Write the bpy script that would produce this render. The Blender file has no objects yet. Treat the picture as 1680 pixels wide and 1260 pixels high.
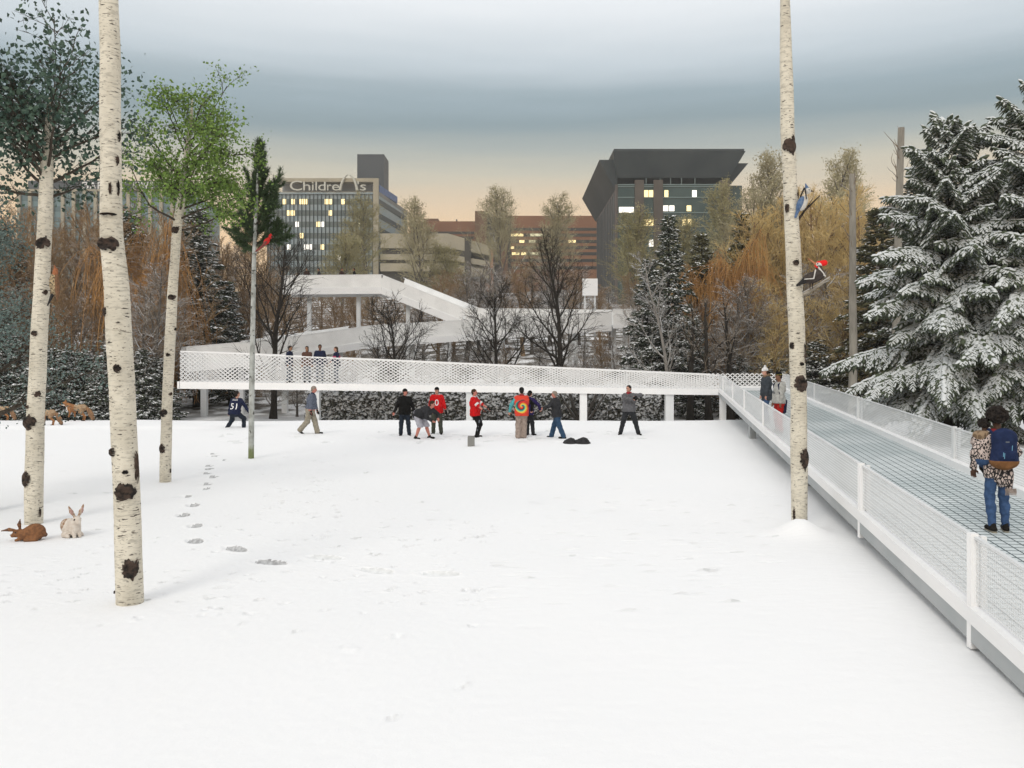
import bpy, math, random
import numpy as np
from mathutils import Vector, Matrix
from mathutils.bvhtree import BVHTree
SC = bpy.context.scene
COL = SC.collection
R = math.radians
F, CX, HY, EYE = 1400.0, 840.0, 584.0, 2.8       # focal length in photo pixels, centre column, horizon row, eye height

# ------------------------------------------------------------------ camera
cam = bpy.data.cameras.new('camera'); cam_o = bpy.data.objects.new('camera', cam); COL.objects.link(cam_o)
cam_o.location = (0, 0, EYE); cam_o.rotation_euler = (R(90), 0, 0)
cam.sensor_width = 36; cam.lens = 36 * F / 1680; cam.shift_y = -(630 - HY) / 1680
cam.clip_start = 0.1; cam.clip_end = 6000
SC.camera = cam_o
# ------------------------------------------------------------------ light
SUN_EL, SUN_AZ = 38, 205       # degrees; azimuth 180 = straight behind the camera, more = to its left
w = bpy.data.worlds.new('World'); SC.world = w; w.use_nodes = True
nt = w.node_tree; nt.nodes.clear()
def N(t, **k):
    n = nt.nodes.new(t)
    for a, b in k.items():
        if a.startswith('i_'):
            n.inputs[int(a[2:]) if a[2:].isdigit() else a[2:].replace('_', ' ')].default_value = b
        else: setattr(n, a, b)
    return n
def ramp(n, stops):
    e = n.color_ramp.elements
    while len(e) > 1: e.remove(e[-1])
    e[0].position = stops[0][0]; e[0].color = (*stops[0][1], 1)
    for p, c in stops[1:]:
        x = e.new(p); x.color = (*c, 1)
sky = N('ShaderNodeTexSky', sky_type='NISHITA', sun_disc=False, sun_elevation=R(SUN_EL), sun_rotation=R(SUN_AZ))
bgA = N('ShaderNodeBackground', i_1=0.08); nt.links.new(sky.outputs[0], bgA.inputs[0])
tc = N('ShaderNodeTexCoord'); sep = N('ShaderNodeSeparateXYZ'); nt.links.new(tc.outputs['Generated'], sep.inputs[0])
mp = N('ShaderNodeMapping'); mp.inputs['Scale'].default_value = (2.2, 2.2, 26)
nt.links.new(tc.outputs['Generated'], mp.inputs[0])
no = N('ShaderNodeTexNoise', i_Scale=1.0, i_Detail=5.0, i_Roughness=0.55); nt.links.new(mp.outputs[0], no.inputs['Vector'])
m1 = N('ShaderNodeMath', operation='MULTIPLY_ADD', i_1=0.045); nt.links.new(no.outputs[0], m1.inputs[0])
m0 = N('ShaderNodeMath', operation='SUBTRACT', i_1=0.0225); nt.links.new(sep.outputs[2], m0.inputs[0]); nt.links.new(m0.outputs[0], m1.inputs[2])
cr = N('ShaderNodeValToRGB'); nt.links.new(m1.outputs[0], cr.inputs[0])
ramp(cr, [(0.0, (1.0, .66, .33)), (.13, (1.0, .68, .37)), (.17, (.86, .65, .42)), (.205, (.64, .59, .46)), (.235, (.44, .47, .43)),
          (.262, (.29, .365, .385)), (.285, (.35, .435, .47)), (.325, (.62, .69, .73)), (.385, (.92, .95, .97)), (.44, (1.0, 1.0, 1.0)), (1.0, (1.0, 1.0, 1.0))])
bgB = N('ShaderNodeBackground', i_1=1.0); nt.links.new(cr.outputs[0], bgB.inputs[0])
mx = N('ShaderNodeMixShader', i_0=0.88); nt.links.new(bgA.outputs[0], mx.inputs[1]); nt.links.new(bgB.outputs[0], mx.inputs[2])
wo = N('ShaderNodeOutputWorld'); nt.links.new(mx.outputs[0], wo.inputs[0])
sl = bpy.data.lights.new('sun', 'SUN'); so = bpy.data.objects.new('sun', sl); COL.objects.link(so)
sl.energy = 1.0; sl.angle = R(22); sl.color = (1.0, .95, .86)
_az = R(SUN_AZ); _d = Vector((math.sin(_az) * math.cos(R(SUN_EL)), math.cos(_az) * math.cos(R(SUN_EL)), math.sin(R(SUN_EL))))
so.rotation_euler = _d.to_track_quat('Z', 'Y').to_euler(); so.location = (-20, -20, 40)
vs = SC.view_settings; vs.view_transform = 'Standard'; vs.look = 'None'; vs.exposure = 0.10; vs.gamma = 1.0
SC.cycles.max_bounces = 6; SC.cycles.transparent_max_bounces = 24; SC.cycles.diffuse_bounces = 3

# ------------------------------------------------------------------ materials
def new_mat(name):
    m = bpy.data.materials.new(name); m.use_nodes = True
    t = m.node_tree; b = t.nodes['Principled BSDF']
    return m, t, b
def nd(t, typ, **k):
    n = t.nodes.new(typ)
    for a, b in k.items():
        if a.startswith('i_'):
            n.inputs[int(a[2:]) if a[2:].isdigit() else a[2:].replace('_', ' ')].default_value = b
        else: setattr(n, a, b)
    return n
def c4(c): return (c[0], c[1], c[2], 1)
def mixc(t, fac, a, b):
    m = nd(t, 'ShaderNodeMix', data_type='RGBA')
    for s, v in ((0, fac), (6, a), (7, b)):
        if hasattr(v, 'node'): t.links.new(v, m.inputs[s])
        else: m.inputs[s].default_value = c4(v) if s else v
    return m.outputs[2]
def mth(t, op, a, b=0.0, clamp=False):
    m = nd(t, 'ShaderNodeMath', operation=op); m.use_clamp = clamp
    for s, v in ((0, a), (1, b)):
        if hasattr(v, 'node'): t.links.new(v, m.inputs[s])
        else: m.inputs[s].default_value = v
    return m.outputs[0]
def sstep(t, v, a, b):
    m = nd(t, 'ShaderNodeMapRange', interpolation_type='SMOOTHSTEP'); t.links.new(v, m.inputs[0])
    m.inputs[1].default_value = a; m.inputs[2].default_value = b
    return m.outputs[0]
def noise(t, scale, detail=4, coord='Object', stretch=None, rough=.55):
    tcn = nd(t, 'ShaderNodeTexCoord'); v = tcn.outputs[coord]
    if stretch:
        mpn = nd(t, 'ShaderNodeMapping'); mpn.inputs['Scale'].default_value = stretch; t.links.new(v, mpn.inputs[0]); v = mpn.outputs[0]
    n = nd(t, 'ShaderNodeTexNoise', i_Scale=scale, i_Detail=detail, i_Roughness=rough); t.links.new(v, n.inputs['Vector'])
    return n.outputs[0]
def bump(t, b, h, strength, dist=.02):
    n = nd(t, 'ShaderNodeBump', i_Strength=strength, i_Distance=dist); t.links.new(h, n.inputs['Height']); t.links.new(n.outputs[0], b.inputs['Normal'])
def mat(name, col, col2=None, scale=6, rough=.8, bmp=0, metal=0, emit=0, spec=.3, stretch=None, island=False):
    m, t, b = new_mat(name)
    b.inputs['Roughness'].default_value = rough; b.inputs['Metallic'].default_value = metal; b.inputs['Specular IOR Level'].default_value = spec
    b.inputs['Base Color'].default_value = c4(col)
    if col2 is not None:
        if island:
            g = nd(t, 'ShaderNodeNewGeometry'); f = g.outputs['Random Per Island']
        else: f = sstep(t, noise(t, scale, stretch=stretch), .35, .65)
        t.links.new(mixc(t, f, col, col2), b.inputs['Base Color'])
    if bmp: bump(t, b, noise(t, scale * 3, stretch=stretch), bmp)
    if emit:
        b.inputs['Emission Color'].default_value = c4(col); b.inputs['Emission Strength'].default_value = emit
    return m
SNOW = (.86, .87, .88)
def snowy(name, col, col2, lo=.25, hi=.6, nscale=3, namp=.7, rough=.9, island=False, bare=0.0, snow=SNOW):
    """Bark or needles with snow lying on whatever faces up."""
    m, t, b = new_mat(name); b.inputs['Roughness'].default_value = rough; b.inputs['Specular IOR Level'].default_value = .15
    g = nd(t, 'ShaderNodeNewGeometry'); s = nd(t, 'ShaderNodeSeparateXYZ'); t.links.new(g.outputs['Normal'], s.inputs[0])
    f0 = g.outputs['Random Per Island'] if island else sstep(t, noise(t, nscale * 2), .35, .65)
    base = mixc(t, f0, col, col2)
    h = mth(t, 'ADD', s.outputs[2], mth(t, 'MULTIPLY', mth(t, 'SUBTRACT', noise(t, nscale), .5), namp * 2))
    if bare: h = mth(t, 'SUBTRACT', h, mth(t, 'MULTIPLY', mth(t, 'GREATER_THAN', g.outputs['Random Per Island'], 1 - bare), 3))
    t.links.new(mixc(t, sstep(t, h, lo, hi), base, snow), b.inputs['Base Color'])
    return m

# ------------------------------------------------------------------ mesh building
class MB:
    def __init__(s): s.V = []; s.n = 0; s.T = []; s.Q = []; s.P = []
    def add(s, v, f, m=0):
        v = np.asarray(v, np.float32).reshape(-1, 3); f = np.asarray(f, np.int32)
        if len(v) == 0 or len(f) == 0: return s
        (s.T if f.shape[1] == 3 else s.Q).append((f + s.n, np.broadcast_to(np.asarray(m, np.int32), (len(f),))))
        s.V.append(v); s.n += len(v); return s
    def box(s, x0, x1, y0, y1, z0, z1, m=0):
        v = [(x, y, z) for z in (z0, z1) for y in (y0, y1) for x in (x0, x1)]
        return s.add(v, [(0, 2, 3, 1), (4, 5, 7, 6), (0, 1, 5, 4), (2, 6, 7, 3), (0, 4, 6, 2), (1, 3, 7, 5)], m)
    def hexa(s, c, m=0):      # eight corners: bottom four, top four, each counter-clockwise from above
        return s.add(c, [(3, 2, 1, 0), (4, 5, 6, 7), (0, 1, 5, 4), (1, 2, 6, 5), (2, 3, 7, 6), (3, 0, 4, 7)], m)
    def bar(s, a, b, wd, ht, m=0, up=(0, 0, 1)):
        a = np.array(a, float); b = np.array(b, float); d = b - a; L = np.linalg.norm(d); d /= L
        u = np.array(up, float); sd = np.cross(d, u); sd /= np.linalg.norm(sd); u = np.cross(sd, d)
        c = []
        for z in (-ht / 2, ht / 2):
            for p, q in ((a, -1), (b, -1), (b, 1), (a, 1)): c.append(p - sd * q * wd / 2 * 1 + u * z)
        c = [c[3], c[2], c[1], c[0], c[7], c[6], c[5], c[4]]
        return s.hexa(c[::1], m)
    def sweep(s, pts, rad, n=8, m=0, cap=True):
        pts = np.asarray(pts, float); rad = np.asarray(rad, float); k = len(pts)
        tg = np.gradient(pts, axis=0); tg /= np.maximum(np.linalg.norm(tg, axis=1, keepdims=True), 1e-9)
        ref = np.array((1., 0, 0)) if abs(tg[0][0]) < .8 else np.array((0, 1., 0))
        u = ref - (tg @ ref)[:, None] * tg; u /= np.linalg.norm(u, axis=1, keepdims=True); v = np.cross(tg, u)
        a = np.arange(n) * 2 * np.pi / n
        if rad.ndim == 1: rad = np.repeat(rad[:, None], n, 1)
        ring = pts[:, None] + rad[:, :, None] * (np.cos(a)[None, :, None] * u[:, None] + np.sin(a)[None, :, None] * v[:, None])
        V = ring.reshape(-1, 3); i = np.arange(k - 1)[:, None] * n; j = np.arange(n)[None]; j2 = (j + 1) % n
        Q = np.stack([i + j, i + j2, i + n + j2, i + n + j], -1).reshape(-1, 4)
        s.add(V, Q, m)
        if cap:
            for o, idx, rev in ((pts[0], np.arange(n), True), (pts[-1], np.arange(n) + (k - 1) * n, False)):
                vv = np.vstack([V[idx], o]); tt = [((q + 1) % n, q, n) if rev else (q, (q + 1) % n, n) for q in range(n)]
                s.add(vv, tt, m)
        return s
    def tubes(s, P0, P1, R0, R1, n=3, m=0):
        P0 = np.asarray(P0, float); P1 = np.asarray(P1, float)
        if len(P0) == 0: return s
        R0 = np.broadcast_to(R0, len(P0)); R1 = np.broadcast_to(R1, len(P0))
        d = P1 - P0; d /= np.maximum(np.linalg.norm(d, axis=1, keepdims=True), 1e-9)
        ref = np.where(np.abs(d[:, 2:3]) > .9, np.array([[1., 0, 0]]), np.array([[0, 0, 1.]]))
        u = np.cross(ref, d); u /= np.linalg.norm(u, axis=1, keepdims=True); v = np.cross(d, u)
        a = np.arange(n) * 2 * np.pi / n; ca, sa = np.cos(a)[None, :, None], np.sin(a)[None, :, None]
        o = ca * u[:, None] + sa * v[:, None]
        V = np.concatenate([P0[:, None] + o * R0[:, None, None], P1[:, None] + o * R1[:, None, None]], 1).reshape(-1, 3)
        b = (np.arange(len(P0)) * 2 * n)[:, None]; j = np.arange(n)[None]; j2 = (j + 1) % n
        return s.add(V, np.stack([b + j, b + j2, b + n + j2, b + n + j], -1).reshape(-1, 4), m)
    def mesh(s, name, mats, smooth=True):
        V = np.concatenate(s.V); me = bpy.data.meshes.new(name)
        q = np.concatenate([f for f, _ in s.Q]) if s.Q else np.zeros((0, 4), np.int32)
        t = np.concatenate([f for f, _ in s.T]) if s.T else np.zeros((0, 3), np.int32)
        mi = np.concatenate([m for _, m in s.Q] + [m for _, m in s.T])
        me.vertices.add(len(V)); me.vertices.foreach_set('co', V.ravel())
        lv = np.concatenate([q.ravel(), t.ravel()]).astype(np.int32)
        me.loops.add(len(lv)); me.loops.foreach_set('vertex_index', lv)
        st = np.concatenate([np.arange(len(q)) * 4, len(q) * 4 + np.arange(len(t)) * 3]).astype(np.int32)
        me.polygons.add(len(st)); me.polygons.foreach_set('loop_start', st)
        me.polygons.foreach_set('material_index', mi.astype(np.int32))
        me.polygons.foreach_set('use_smooth', np.full(len(st), smooth, bool))
        me.update(calc_edges=True)
        for m in (mats if isinstance(mats, (list, tuple)) else [mats]): me.materials.append(m)
        return me
    def build(s, name, mats, parent=None, smooth=True, world=False):
        if world and parent is not None:
            s.V = [v - np.array(parent.location, np.float32) for v in s.V]
        return link(name, s.mesh(name, mats, smooth), parent)
def link(name, me, parent=None):
    o = bpy.data.objects.new(name, me); COL.objects.link(o)
    if parent is not None: o.parent = parent
    return o
def tag(o, label=None, cat=None, group=None, kind=None):
    for k, v in (('label', label), ('category', cat), ('group', group), ('kind', kind)):
        if v: o[k] = v
    return o
def thing(name, label, cat, loc=(0, 0, 0), rz=0, group=None):
    o = bpy.data.objects.new(name, None); COL.objects.link(o); o.location = loc; o.rotation_euler = (0, 0, rz)
    o.empty_display_size = .3
    return tag(o, label, cat, group)
def dup(o, loc, rz=0, sc=1, label=None, group=None, par=None):
    c = o.copy(); COL.objects.link(c)
    if par is not None: c.parent = par
    else:
        c.location = loc; c.rotation_euler = (0, 0, rz); c.scale = (sc, sc, sc) if not isinstance(sc, tuple) else sc
    if label: c['label'] = label
    if group: c['group'] = group
    for ch in list(o.children): dup(ch, None, par=c)
    return c
def P(px, py, Y):
    """The point at depth Y seen at a photo pixel: used once to read positions off the photo."""
    return np.array(((px - CX) / F * Y, Y, EYE + (HY - py) / F * Y))

# ------------------------------------------------------------------ ground
def smooth01(a, b, v):
    t = np.clip((v - a) / (b - a), 0, 1); return t * t * (3 - 2 * t)
def gz(x, y):
    x = np.asarray(x, float); y = np.asarray(y, float)
    z = -.6 * smooth01(36, 45, y)
    r = np.clip(y - 46, 0, 180); z = z + .12 * (r - 8 * (1 - np.exp(-r / 8)))
    z = z + .030 * np.sin(x * .55 + y * .21) * np.cos(y * .37 - x * .13) + .012 * np.sin(x * 1.7 + 1) * np.sin(y * 1.3)
    return z + smooth01(46, 80, y) * .5 * np.sin(x * .16 + y * .05) * np.cos(y * .11)
def gp(px, py):
    """Ground point seen at a photo pixel on the flat near field."""
    Y = EYE * F / (py - HY); return (px - CX) / F * Y, Y
rng = np.random.default_rng(7)
xs = np.concatenate([np.linspace(-600, -160, 8), np.arange(-150, -20, 3.), np.arange(-20, -6.5, .12), np.arange(-6.5, -.3, .03), np.arange(-.3, 13, .1), np.arange(13, 150, 3.), np.linspace(160, 600, 8)])
ys = np.concatenate([np.linspace(-60, 2.5, 18), np.arange(3, 9.4, .05), np.arange(9.4, 26, .03), np.arange(26, 46, .12), np.arange(46, 240, 3.5), np.linspace(250, 700, 8)])
GX, GY = np.meshgrid(xs, ys); GZ = gz(GX, GY); GM = np.zeros(GX.shape)
def dent(x, y, L, W, ang, depth, rim=.25, floor_tone=0.):
    i0, i1 = np.searchsorted(xs, (x - L * 1.6, x + L * 1.6)); j0, j1 = np.searchsorted(ys, (y - L * 1.6, y + L * 1.6))
    if i1 - i0 < 2 or j1 - j0 < 2: return
    dx = GX[j0:j1, i0:i1] - x; dy = GY[j0:j1, i0:i1] - y; c, s = math.cos(ang), math.sin(ang)
    q = np.sqrt(((dx * c + dy * s) / (L / 2)) ** 2 + ((dy * c - dx * s) / (W / 2)) ** 2)
    if floor_tone: GM[j0:j1, i0:i1] = np.maximum(GM[j0:j1, i0:i1], floor_tone * (q < .86))  # marks the dent floor for a darker painted tone
    GZ[j0:j1, i0:i1] += -depth * (1 - smooth01(.55, 1.0, q)) + depth * rim * np.exp(-((q - 1.15) / .18) ** 2)
prints = [(345, 744), (349, 748), (362, 754), (337, 764), (338, 770), (332, 777), (345, 783), (332, 794), (335, 802), (304, 815), (316, 829),
          (300, 845), (320, 864), (319, 889), (385, 901), (442, 924), (532, 915), (617, 934), (722, 939)]
pp = [gp(*p) for p in prints]
for i, (x, y) in enumerate(pp):
    a = pp[max(0, i - 1)]; b = pp[min(len(pp) - 1, i + 1)]
    ang = math.atan2(b[1] - a[1], b[0] - a[0])
    k = (.055 if i < 16 else .045) if i > 8 else .05
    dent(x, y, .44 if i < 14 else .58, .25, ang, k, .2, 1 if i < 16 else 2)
    dent(x + .09 * math.cos(ang), y + .09 * math.sin(ang), .11, .12, ang, k * .35, 0); dent(x - .1 * math.cos(ang), y - .1 * math.sin(ang), .09, .10, ang, k * .4, 0)
for cx, cy, n, sp in ((520, 790, 60, 60), (470, 830, 50, 60), (560, 880, 50, 90), (90, 800, 40, 60), (110, 930, 60, 80), (820, 880, 60, 100), (980, 860, 60, 120), (1150, 900, 70, 110), (1250, 840, 40, 60), (700, 960, 60, 150), (330, 955, 40, 80)):
    for _ in range(n):
        px = cx + rng.normal() * sp; py = cy + rng.normal() * sp * .45
        if py < 745: continue
        x, y = gp(px, py)
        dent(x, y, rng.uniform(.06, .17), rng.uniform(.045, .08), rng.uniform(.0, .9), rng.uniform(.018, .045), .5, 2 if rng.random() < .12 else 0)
for _ in range(130):
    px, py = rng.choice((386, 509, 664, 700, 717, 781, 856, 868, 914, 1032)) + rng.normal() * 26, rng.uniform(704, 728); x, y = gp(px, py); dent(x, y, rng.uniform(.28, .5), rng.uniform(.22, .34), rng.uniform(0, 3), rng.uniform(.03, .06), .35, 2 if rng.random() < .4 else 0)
GZ += np.where((GY < 27) & (GY > 3), rng.normal(0, .0022, GZ.shape), 0)
# drift of snow heaped round the foot of the right-hand birch and ridge beside the fox ground
_bx, _by = gp(1312, 876)
_q = np.sqrt(((GX - _bx) / .30) ** 2 + ((GY - _by) / .34) ** 2); GZ += .20 * np.exp(-_q ** 2 * .9) + .05 * np.exp(-((GX - _bx) / .6) ** 2 - ((GY - _by + .25) / .5) ** 2)
_q2 = np.exp(-((GY - 33.2) / .5) ** 2) * smooth01(8, 14, -GX) * .10; GZ += _q2
nx, ny = len(xs), len(ys)
gi = (np.arange(ny - 1)[:, None] * nx + np.arange(nx - 1)[None]).reshape(-1)
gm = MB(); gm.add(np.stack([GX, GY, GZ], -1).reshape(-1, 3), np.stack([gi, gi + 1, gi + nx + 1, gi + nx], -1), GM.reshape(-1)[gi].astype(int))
m_snow, t_, b_ = new_mat('snow')
b_.inputs['Roughness'].default_value = .75; b_.inputs['Specular IOR Level'].default_value = .25
sp_ = nd(t_, 'ShaderNodeTexCoord'); sx_ = nd(t_, 'ShaderNodeSeparateXYZ'); t_.links.new(sp_.outputs['Object'], sx_.inputs[0])
wood_f = mth(t_, 'MULTIPLY', sstep(t_, sx_.outputs[1], 44, 52), sstep(t_, noise(t_, .55, 6), .40, .56))
t_.links.new(mixc(t_, wood_f, mixc(t_, noise(t_, .35), (.87, .88, .89), (.90, .90, .905)), (.10, .085, .065)), b_.inputs['Base Color'])
bump(t_, b_, mth(t_, 'ADD', noise(t_, 9, 6), mth(t_, 'MULTIPLY', noise(t_, 60, 3), .35)), .22, .03)
m_trod = mat('trodden_shade_snow', (.36, .36, .365), (.58, .585, .59), 22, .8); m_trod2 = mat('scuffed_shade_snow', (.70, .71, .71), (.80, .81, .81), 14, .8)  # trodden slush tone, darkened to paint in shade the soft light leaves out
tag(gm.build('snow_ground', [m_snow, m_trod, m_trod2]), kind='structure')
# ------------------------------------------------------------------ buildings
M = {}
M['lit_warm'] = mat('lit_warm_window', (1.0, .80, .40), emit=1.05)
M['lit_white'] = mat('lit_white_window', (1.0, .96, .88), emit=1.0)
M['lit_dim'] = mat('lit_dim_window', (.62, .58, .38), emit=.6)
def lit(root, x, y, z, w_, h_, kind='lit_warm', d=.12):
    b = MB(); b.box(x - w_ / 2, x + w_ / 2, y - d, y + d, z - h_ / 2, z + h_ / 2); o = b.build('lit_window', M[kind], root, False)
    return o
def pz(py, Y): return EYE + (HY - py) / F * Y
def pxx(px, Y): return (px - CX) / F * Y
def text_mesh(s, size, depth, name):
    cu = bpy.data.curves.new(name, 'FONT'); cu.body = s; cu.size = size; cu.extrude = depth; cu.align_x = 'LEFT'; cu.resolution_u = 3
    o = bpy.data.objects.new(name, cu); COL.objects.link(o)
    dg = bpy.context.evaluated_depsgraph_get(); me = bpy.data.meshes.new_from_object(o.evaluated_get(dg)); me.name = name
    bpy.data.objects.remove(o); return me
def upright(me, x, y, z, mt, parent, width=None, name='sign_letter'):
    vs_ = np.array([v.co for v in me.vertices])
    if width: vs_[:, 0] *= width / max(1e-6, vs_[:, 0].max() - vs_[:, 0].min())
    vs_[:, 0] -= vs_[:, 0].min()
    out = np.stack([vs_[:, 0] + x, -vs_[:, 2] + y, vs_[:, 1] + z], -1)
    me.vertices.foreach_set('co', out.astype(np.float32).ravel()); me.update()
    me.materials.clear(); me.materials.append(mt)
    return link(name, me, parent)

m_spandrel = mat('pale_blue_panel', (.26, .33, .36), (.32, .37, .38), .3, .5)
m_glassdark = mat('dark_window_glass', (.075, .11, .12), (.12, .15, .15), .25, .15, spec=.6)
m_fin = mat('dark_mullion', (.05, .065, .07), rough=.5)
m_beige = mat('beige_stone', (.40, .36, .27), (.34, .31, .24), .2, .8)
m_conc = mat('grey_concrete', (.22, .22, .21), (.27, .265, .25), .25, .85)
m_tower = mat('charcoal_cladding', (.060, .070, .080), (.075, .085, .095), .15, .6)
m_metal = mat('pale_metal_letter', (.52, .52, .46), rough=.45)
m_white_letter = mat('white_letter', (.82, .82, .80), rough=.5)
m_signpanel = mat('grey_sign_backing', (.22, .235, .25), (.25, .265, .28), .5, .7, stretch=(.1, 1, 6))  # grey streaked panel behind the sign letters
m_blue = mat('blue_screen', (.02, .07, .22), (.05, .13, .34), 1.2, .4)

# -- hospital block with the rooftop sign
Y0 = 200.0; x0, x1 = pxx(441, Y0), pxx(621, Y0); zt, zb = pz(316, Y0), gz(-45, 200) - 3
hb = thing('hospital_building', 'glass fronted hospital block with a rooftop sign reading Childrens and scattered lit windows', 'building', (x0, Y0, 0))
hx1 = x1 - x0; zr = pz(293, Y0)
xb_ = pxx(668, 227) - x0
b = MB(); b.hexa([(0, 0, zb), (hx1, 0, zb), (xb_, 27, zb), (0, 27, zb), (0, 0, zt), (hx1, 0, zt), (xb_, 27, zt), (0, 27, zt)]); b.build('wall', m_spandrel, hb, False)
ry = [331, 349.6, 368.2, 386.8, 405.4, 423.5, 442, 460]
for y_ in ry:
    zc = pz(y_, Y0); b = MB(); b.box(.35, hx1 - 1.3, -.06, .3, zc - .66, zc + .66); b.build('window_band', m_glassdark, hb, False)
b = MB()
for i in range(27): xx = .35 + i * (hx1 - 1.7) / 26; b.box(xx - .055, xx + .055, -.36, .2, zb, zt - .4)
b.build('mullion_fins', m_fin, hb, False)
b = MB(); b.box(hx1 - 1.2, hx1 + .05, -.5, .4, zb, zr); b.box(2.6, hx1 - 1.22, -.5, 3, zr - .85, zr); b.box(2.6, hx1 - 1.22, -.45, 3, zt, zt + .12)
b.build('stone_frame', m_beige, hb, False)
b = MB(); b.box(2.6, hx1 - 1.22, 2.2, 2.6, zt + .125, zr - .86); b.build('sign_backing', m_signpanel, hb, False)
b = MB(); b.box(-.05, hx1 - 1.25, -.42, .5, zt - .38, zt - .005); b.build('parapet', m_spandrel, hb, False)
b = MB(); b.box(-.4, -.02, -.2, 3, zb, zt - .1); b.build('corner_fin', m_fin, hb, False)
# side bands: pale slabs and dark strips
for k in range(6):
    za = zt - 1.4 - k * 3.3; b = MB(); e = .12
    b.hexa([(hx1 + e * .4, .6, za - 1.3), (hx1 + e, .6, za - 1.3), (xb_ + e, 26, za - 1.3), (xb_ - .3, 26, za - 1.3), (hx1 + e * .4, .6, za), (hx1 + e, .6, za), (xb_ + e, 26, za), (xb_ - .3, 26, za)])
    b.build('side_window_band', m_fin, hb, False)
b = MB(); b.hexa([(hx1 - .2, .3, zt - .02 - .6), (hx1 + .06, .3, zt - .62), (xb_ + .06, 26.6, zt - .62), (xb_ - .3, 26.6, zt - .62), (hx1 - .2, .3, zt + .3), (hx1 + .06, .3, zt + .3), (xb_ + .06, 26.6, zt + .3), (xb_ - .3, 26.6, zt + .3)]); b.build('side_parapet', m_conc, hb, False)
bx0 = hx1 + .1; b = MB(); b.hexa([(bx0 - .4, 1, zt + .32), (bx0, 1, zt + .32), (hx1 + 2.3, 16, zt + .32), (hx1 + 1.8, 16, zt + .32), (bx0 - .4, 1, zt + 2.0), (bx0, 1, zt + 2.0), (hx1 + 2.3, 16, zt + 2.0), (hx1 + 1.8, 16, zt + 2.0)]); b.build('blue_roof_screen', m_blue, hb, False)
ty = 14.0; Yt = Y0 + ty; b = MB(); b.box(pxx(586, Yt) - x0, pxx(630, Yt) - x0, ty, ty + 8, zt - .01, pz(253, Yt)); b.build('stair_tower', m_tower, hb, False)
for row, items in enumerate([[(467, 1), (481, 1), (494.5, 1), (501.4, 1), (535.5, 1), (542, 1), (563, 1)], [(474, 1), (481, 1), (542, 1)], [(487.7, 0), (522, 1), (529, 0), (590, 2)], [(495, 1)], [(474, 0), (502, 0), (509, 0), (529, 1)], [(557, 0)]]):
    for px, k in items: lit(hb, pxx(px, Y0) - x0, -.08, pz(ry[row], Y0), .80, 1.2, ('lit_white', 'lit_warm', 'lit_dim')[k])
b = MB(); b.hexa([(xb_ - .9, 20, zt - 9.2), (xb_ - .3, 20, zt - 9.2), (xb_ + .25, 26.5, zt - 9.2), (xb_ - .9, 26.5, zt - 9.2), (xb_ - .9, 20, zt - 8.4), (xb_ - .3, 20, zt - 8.4), (xb_ + .25, 26.5, zt - 8.4), (xb_ - .9, 26.5, zt - 8.4)]); b.build('lit_window', M['lit_warm'], hb, False)
# lettering: each letter its own piece, the n is a tall arch
zl = zt + .35
for ch, px, wd, sz in (('C', 477, 20, 3.3), ('h', 499, 11.5, 3.0), ('i', 513.3, 2.6, 3.0), ('l', 519, 2.2, 3.0), ('d', 523.5, 12, 3.0), ('r', 538, 7, 3.0), ('e', 546, 12, 3.0), ("'", 587.5, 2.2, 3.0), ('s', 592, 9.5, 3.0)):
    me = text_mesh(ch, sz, .12, 'sign_letter'); upright(me, pxx(px, Y0) - x0, -.8, zl, m_metal, hb, wd / 7.0)
b = MB(); xa, xb2 = pxx(559, Y0) - x0, pxx(587, Y0) - x0
ts = np.linspace(-1, 1, 25)
b.sweep([((xa + xb2) / 2 + t * (xb2 - xa) / 2, -.8, zl + 3.7 * (1 - t * t) ** .8) for t in ts], np.interp(np.abs(ts), [0, 1], [.16, .34]), 6); b.build('sign_letter', m_metal, hb)

# -- far left building behind the birches
m_teal = mat('teal_glass', (.07, .13, .15), (.10, .17, .19), .1, .2, spec=.6)
m_tealw = mat('teal_spandrel', (.15, .23, .25), rough=.5)
Yb = 250.0; ox = pxx(30, Yb); sb = thing('office_building', 'teal glass building with beige piers and pale rooftop letters behind the birches', 'building', (ox, Yb, 0))
zt2, zb2 = pz(313, Yb), gz(-130, 240) - 3; W2 = pxx(303, Yb) - ox
b = MB(); b.box(0, W2, 0, 30, zb2, zt2); b.build('wall', m_tealw, sb, False)
for k in range(10):
    zc = zt2 - 2.2 - k * 3.1; b = MB(); b.box(.4, W2 - .4, -.1, .3, zc - .8, zc + .75); b.build('window_band', m_teal, sb, False)
for i in range(16):
    xx = i * (W2 - .8) / 15; b = MB(); b.box(xx, xx + .95, -.7, .3, zb2, zt2 - .2); b.build('pier', m_beige, sb, False)
b = MB(); b.box(-.2, W2 + .2, -.8, 1, zt2 - .19, zt2 + .35); b.build('cornice', m_beige, sb, False)
b = MB(); b.box(0, W2 * .9, 5, 20, zt2 + .01, zt2 + 4); b.build('penthouse', m_tower, sb, False)
for ch, px in zip('BARNESJEWISH', (137, 149, 162, 175, 188, 199, 214, 222, 233, 248, 254, 265)):
    me = text_mesh(ch, 2.9, .1, 'sign_letter'); upright(me, pxx(px, Yb) - ox, -.6, zt2 + .5, m_white_letter, sb, (4 if ch == 'I' else 10 if ch != 'W' else 12) / 5.6)

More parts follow.
